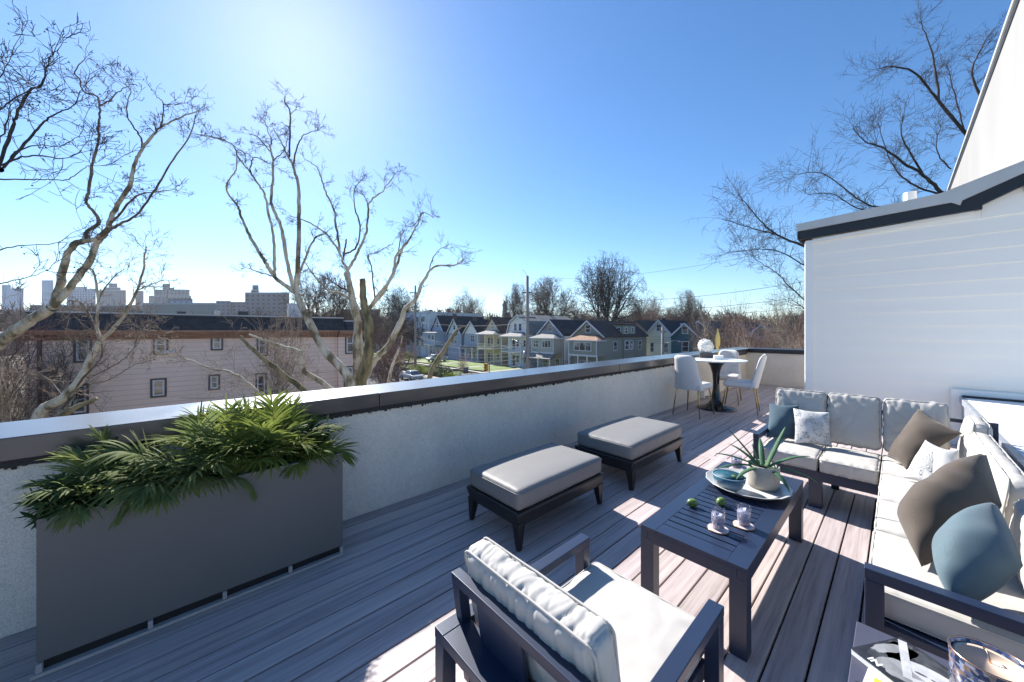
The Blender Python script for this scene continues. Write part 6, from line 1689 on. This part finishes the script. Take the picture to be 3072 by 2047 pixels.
# dark tree behind the white siding
traced_tree('bare_tree', 'dark fine branched bare tree spreading out from behind the white siding', [
    ([(2480, 1500), (2560, 1150), (2640, 900), (2700, 720)], 23, 23, 60, 30, 0),
    (zr((1330, 1000), (1270, 930), (1170, 830), (1070, 770), (960, 690), (860, 650), (800, 580)), 23, 21.5, 16, 2, 1.3),
    (zr((1500, 720), (1380, 600), (1250, 450), (1130, 300), (1000, 260), (930, 275)), 23.5, 23, 15, 2, 1.2),
    (zr((1250, 450), (1240, 350), (1215, 200), (1180, 90), (1150, 30)), 23.3, 24, 9, 2, 1.2),
    (zr((1500, 480), (1420, 300), (1480, 150), (1540, 60)), 24, 24.5, 9, 2, 1.4),
    (zr((1200, 1040), (1080, 1000), (900, 990), (780, 920), (640, 820), (490, 825)), 22.5, 21, 9, 2, 1.4),
    (zr((700, 1230), (550, 1200), (400, 1140), (300, 1050), (200, 930)), 22, 20.5, 12, 2, 1.4), (zr((400, 1140), (250, 1100), (120, 1060)), 21.3, 20.5, 5, 2, 1.5),
    (zr((650, 1350), (550, 1300), (380, 1220), (180, 1230)), 22, 21, 7, 2, 1.5), (zr((640, 1560), (500, 1440), (400, 1340), (290, 1270)), 22, 21, 6, 2, 1.5),
    (zr((1250, 930), (1100, 870), (1000, 760), (930, 560)), 22.8, 23.8, 8, 2, 1.3), (zr((1170, 830), (1060, 640), (1060, 520)), 22.8, 22, 7, 2, 1.3),
    (zr((1380, 600), (1330, 400), (1290, 250)), 23.4, 24, 6, 2, 1.3), (zr((1000, 1000), (840, 1010), (700, 930), (560, 930)), 22.3, 23, 6, 2, 1.4),
    (zr((640, 1640), (560, 1540), (480, 1480)), 22, 22.6, 6, 2, 1.5), (zr((1310, 800), (1240, 700), (1260, 560)), 23, 22.5, 5, 2, 1.4),
], 22.5, 31, tw=1.4, twig=M['twigdark'], mid=M['twigdark'], group='bare trees beyond the terrace', dens=.85, rlim=.3, balls=0)

# generic bare trees: a few templates, each copied as a thing of its own
def template(seed, kind, mats):
    rng = random.Random(seed); trunk, tw = TB(), TB()
    if kind == 'vase':
        cfg = dict(seg=(4, 5, 5, 4, 3, 3), wob=.07, up=(0, .3, .1, 0, -.1, -.1), rmin=.014, taper=.55, max=5, kids=(10, 6, 5, 5, 3), t0=(.55, .3, .25, .2, .2), ang=((10, 60), (22, 50), (25, 55), (25, 60), (25, 60)), len=((1.3, 1.75), (.45, .65), (.5, .7), (.5, .7), (.5, .7)))
        branch([trunk, tw], rng, Vector((0, 0, 0)), Vector((0, 0, 1)), 3.0, .36, 0, cfg)
    elif kind == 'round':
        cfg = dict(seg=(4, 5, 4, 4, 3, 3), wob=.09, up=(0, .15, .05, 0, -.1, -.1), rmin=.013, taper=.55, max=5, kids=(10, 6, 5, 5, 3), t0=(.35, .3, .25, .2, .2), ang=((25, 75), (20, 50), (20, 50), (20, 50), (20, 50)), len=((.9, 1.3), (.5, .7), (.5, .72), (.5, .72), (.5, .7)))
        branch([trunk, tw], rng, Vector((0, 0, 0)), Vector((0, 0, 1)), 4.2, .30, 0, cfg)
    else:   # sycamore scrub, crooked
        cfg = dict(seg=(4, 5, 4, 3, 3), wob=.2, up=(0, .3, .2, .1, .1), rmin=.013, taper=.55, max=4, kids=(8, 6, 6, 4), t0=(.3, .25, .2, .2), ang=((20, 65), (30, 75), (30, 75), (30, 70)), len=((.8, 1.2), (.45, .75), (.45, .75), (.45, .75)))
        branch([trunk, trunk, trunk, tw], rng, Vector((0, 0, 0)), Vector((0, 0, 1)), 4.0, .24, 0, cfg)
    V = np.concatenate(trunk.V + tw.V); h = np.percentile(V[:, 2], 99.3); w = np.percentile(np.hypot(V[:, 0], V[:, 1]), 96)
    if kind != 'scrub':     # round the crown's outline
        cz, rz_, rw = h * .56, h * .46, w * 1.0
        for L_ in (trunk.V, tw.V):
            for i, q in enumerate(L_):
                e = (q - np.array([0, 0, cz])) / np.array([rw, rw, rz_]); m_ = np.linalg.norm(e, axis=1, keepdims=True) + 1e-6
                m2 = np.where(m_ > .6, .6 + .42 * np.tanh((m_ - .6) / .42), m_)
                k_ = np.where(q[:, 2:3] > h * .22, m2 / m_, 1.0)
                L_[i] = e * k_ * np.array([rw, rw, rz_]) + np.array([0, 0, cz])
    t = thing('bare_tree', 'template', 'tree', (0, 0, 0))
    trunk.build('trunk', mats[0], t); tw.build('crown', mats[1], t)
    t['h'] = float(h); t['w'] = float(w)
    return t, h, w, (trunk, tw)
TPL = {}
for k, (seed, kind, mats) in dict(vase=(5, 'vase', (M['twigdark'], M['twigdark'])), vase2=(9, 'vase', (M['twig'], M['twig'])), round=(2, 'round', (M['twigdark'], M['twig'])), round2=(8, 'round', (M['twig'], M['twigred'])),
                                  scrub=(3, 'scrub', (M['sycamore'], M['twigpale'])), scrub2=(4, 'scrub', (M['sycamore'], M['twig'])), scrub3=(6, 'scrub', (M['twig'], M['twigred']))).items():
    TPL[k] = template(seed, kind, mats)
used = set()
def plant(k, label, u, vtop, wpx, d, group, rot=None, lean=0, gz=GZ):
    t, h, w, _ = TPL[k]
    o = t if k not in used else copy_tree(t)
    used.add(k)
    p = dp(u, vtop, d); H = p.z - gz
    o.location = (p.x, p.y, gz); s_ = H / h; sw = (wpx * d / FPH / 2) / w
    o.scale = (sw, sw, s_); o.rotation_euler = (0, R(lean), R(rnd.uniform(0, 360) if rot is None else rot))
    o['label'] = label; o['group'] = group
    for q in ('h', 'w'):
        if q in o: del o[q]
    return o
FG = 'bare trees behind the houses'
plant('round', 'rounded bare tree on the skyline above the blue houses', 1400, 862, 168, 120, FG)
plant('vase2', 'bare tree just left of the near utility pole', 1553, 838, 110, 100, FG)
plant('vase2', 'wide bare tree right of the near utility pole', 1655, 822, 198, 92, FG)
plant('vase', 'tallest rounded bare tree above the olive house', 1822, 752, 234, 78, FG)
plant('round', 'looser bare tree leaning against the right of the tallest one', 1935, 862, 171, 88, FG)
plant('round2', 'reddish twigged bare tree above the taupe house', 1968, 908, 102, 80, FG)
plant('vase2', 'small bare tree above the pale yellow house', 2010, 912, 87, 90, FG)
plant('round', 'small rounded bare tree above the teal houses', 2058, 908, 100, 95, FG)
plant('vase2', 'leaning sparse bare tree standing clear against the sky left of the thicket', 2098, 856, 110, 70, FG, lean=9)
plant('vase', 'bare tree on the skyline behind the far utility pole', 1190, 852, 168, 105, FG)
plant('round2', 'reddish bushy tree left of the church tower', 1478, 935, 132, 130, FG)
plant('vase2', 'bare tree with upright stems behind the left centre sycamore', 955, 800, 250, 48, FG)
plant('round', 'bare tree behind the sawn trunk stub', 1105, 880, 158, 70, FG)
plant('round', 'low bare tree between the pole and the tallest tree', 1745, 905, 145, 110, FG)
TG = 'pale sycamores of the brown thicket'
sp = [(2130, 930, 150, 52), (2180, 915, 150, 46), (2235, 905, 160, 42), (2290, 898, 170, 44), (2345, 892, 170, 38), (2400, 897, 170, 34), (2450, 905, 170, 31), (2215, 950, 150, 35), (2300, 955, 160, 32), (2380, 950, 160, 29), (2150, 985, 120, 40), (2440, 970, 160, 26),
      (2260, 960, 150, 30), (2345, 975, 150, 27), (2200, 975, 140, 38), (2410, 985, 140, 25)]
lab = ['leftmost tree of the brown thicket, in front of the blue gable', 'brown thicket tree above the gold leaf ornament', 'brown thicket tree with a pale forked trunk left of the middle', 'brown thicket tree at the middle of its skyline', 'tallest brown thicket tree right of its middle', 'brown thicket tree under the dark hanging branches',
       'brown thicket tree right beside the siding corner', 'lower front thicket tree behind the dining chairs', 'lower front thicket tree above the coping corner', 'lower front thicket tree above the end parapet', 'low branches in front of the teal house', 'low thicket tree touching the siding corner',
       'low thicket tree behind the flower ball', 'low thicket tree above the shaded end parapet middle', 'low thicket tree between the teal house and the leaf ornament', 'lowest thicket tree near the siding corner']
for i, (u, v, w_, d) in enumerate(sp): plant(('scrub', 'scrub2', 'scrub3')[i % 3], lab[i], u, v, w_, d, TG)
SG = 'street trees and brush'
plant('scrub3', 'reddish brown brush between the centre sycamore and the pale blue rows', 1200, 975, 150, 40, SG)
plant('scrub3', 'reddish brown brush low beside the pink building corner', 1150, 1000, 130, 36, SG)
plant('scrub2', 'dark brush by the street at the foot of the centre sycamore', 1150, 1060, 130, 30, SG)
plant('scrub', 'brown twiggy tree rising over the pink roof left of the tall limbs', 800, 880, 240, 22, SG)
plant('scrub', 'tangled pale tree at the left end of the pink wall', 30, 955, 190, 15, SG)
plant('scrub3', 'tangled brown tree at the left picture edge before the porch house', -20, 900, 260, 17, SG)
plant('scrub2', 'brown brush tree before the left roof edge of the pink building', 190, 930, 220, 19, SG)
plant('scrub', 'brown shrub in the front garden behind the slanting limb', 1378, 1062, 62, 57, SG)
# evergreen garden shrubs
def bush(label, u, vtop, wpx, d, seed, mat, gz=GZ + .6):
    rng = random.Random(seed); p = dp(u, vtop, d); H = p.z - gz; w = wpx * d / FPH / 2
    t = thing('garden_shrub', label, 'shrub', (p.x, p.y, gz), 'shrubs in the front gardens')
    V, F = [], []
    for k in range(900):
        dd = rv(rng).normalized(); rr = rng.uniform(.55, 1.0) * (1 + .25 * noise.noise(dd * 2.2 + Vector((seed, 0, 0))))
        c = Vector((p.x + dd.x * w * rr, p.y + dd.y * w * rr, gz + H * .5 + dd.z * H * .5 * rr))
        a = rv(rng).normalized() * .11; b_ = a.cross(rv(rng)).normalized() * .05; n = len(V)
        V += [c - a, c + b_, c + a, c - b_]; F.append((n, n+1, n+2, n+3))
    b = MB(); b.v = [tuple(q) for q in V]; b.f = F; b.build('leaves', mat, t, fix=False)
    b = MB(); b.tube([(p.x, p.y, gz - .3), (p.x, p.y, gz + H * .6)], .06, 6); b.build('stem', M['twigdark'], t)
bush('dark evergreen shrub right of the slanting mossy limb', 1308, 1082, 46, 56, 1, M['shrub'])
bush('second dark evergreen shrub lower by the garden fence', 1335, 1100, 50, 52, 2, M['shrub'])
bush('light green shrub by the pavement left of the slanting limb', 1262, 1098, 60, 57, 3, M['palm'])
bush('olive shrub beside the far end of the lawns', 1215, 1052, 60, 80, 4, M['palm'])
bush('small green shrub at the corner of the front lawn', 1350, 1120, 40, 50, 5, M['palm'])
bush('round olive shrub beneath the far utility pole', 1248, 1090, 40, 60, 6, M['palm2'])
# far woods as one mass
rng = random.Random(77); src = [TPL['round'], TPL['vase2'], TPL['scrub2']]
VV, QQ, n0 = [], [], 0
simple = []
for sd in (1, 2, 3, 4):
    r2 = random.Random(sd); a, b_ = TB(), TB()
    cfg = dict(seg=(3, 3, 3, 2), wob=.12, up=(0, .25, .2, .1), rmin=.05, taper=.55, max=3, kids=(8, 6, 5), t0=(.3, .25, .2), ang=((20, 60), (25, 60), (25, 60)), len=((.9, 1.3), (.5, .75), (.5, .75)))
    branch([a, b_], r2, Vector((0, 0, 0)), Vector((0, 0, 1)), 3.6, .3, 0, cfg)
    V = np.concatenate(a.V + [v for v in b_.V]); Q = np.concatenate(a.Q + [q + a.n for q in b_.Q]); V = V / V[:, 2].max(); simple.append((V, Q))
for i in range(330):
    u = rng.uniform(-250, 2600); d = rng.choice((105, 130, 160, 200, 240, 300, 380)) * rng.uniform(.9, 1.1)
    if u < 1100: d = max(d, 120)
    vt = rng.uniform(926, 956) - (8 if d < 180 else 0) - (22 if u < 420 else 0); p = dp(u, vt, d); H = p.z - GZ
    V, Q = simple[i % 4]; a = rng.uniform(0, 6.28); W_ = H * rng.uniform(.8, 1.25)
    ca, sa = math.cos(a), math.sin(a)
    X = np.stack([p.x + W_ * (V[:, 0] * ca - V[:, 1] * sa), p.y + W_ * (V[:, 0] * sa + V[:, 1] * ca), GZ + H * V[:, 2]], 1)
    VV.append(X); QQ.append(Q + n0); n0 += len(V)
o = fastmesh('far_woods', np.concatenate(VV), np.concatenate(QQ), M['twig']); o['kind'] = 'stuff'; o['label'] = 'brown bare woods along the whole horizon'; o['category'] = 'woods'
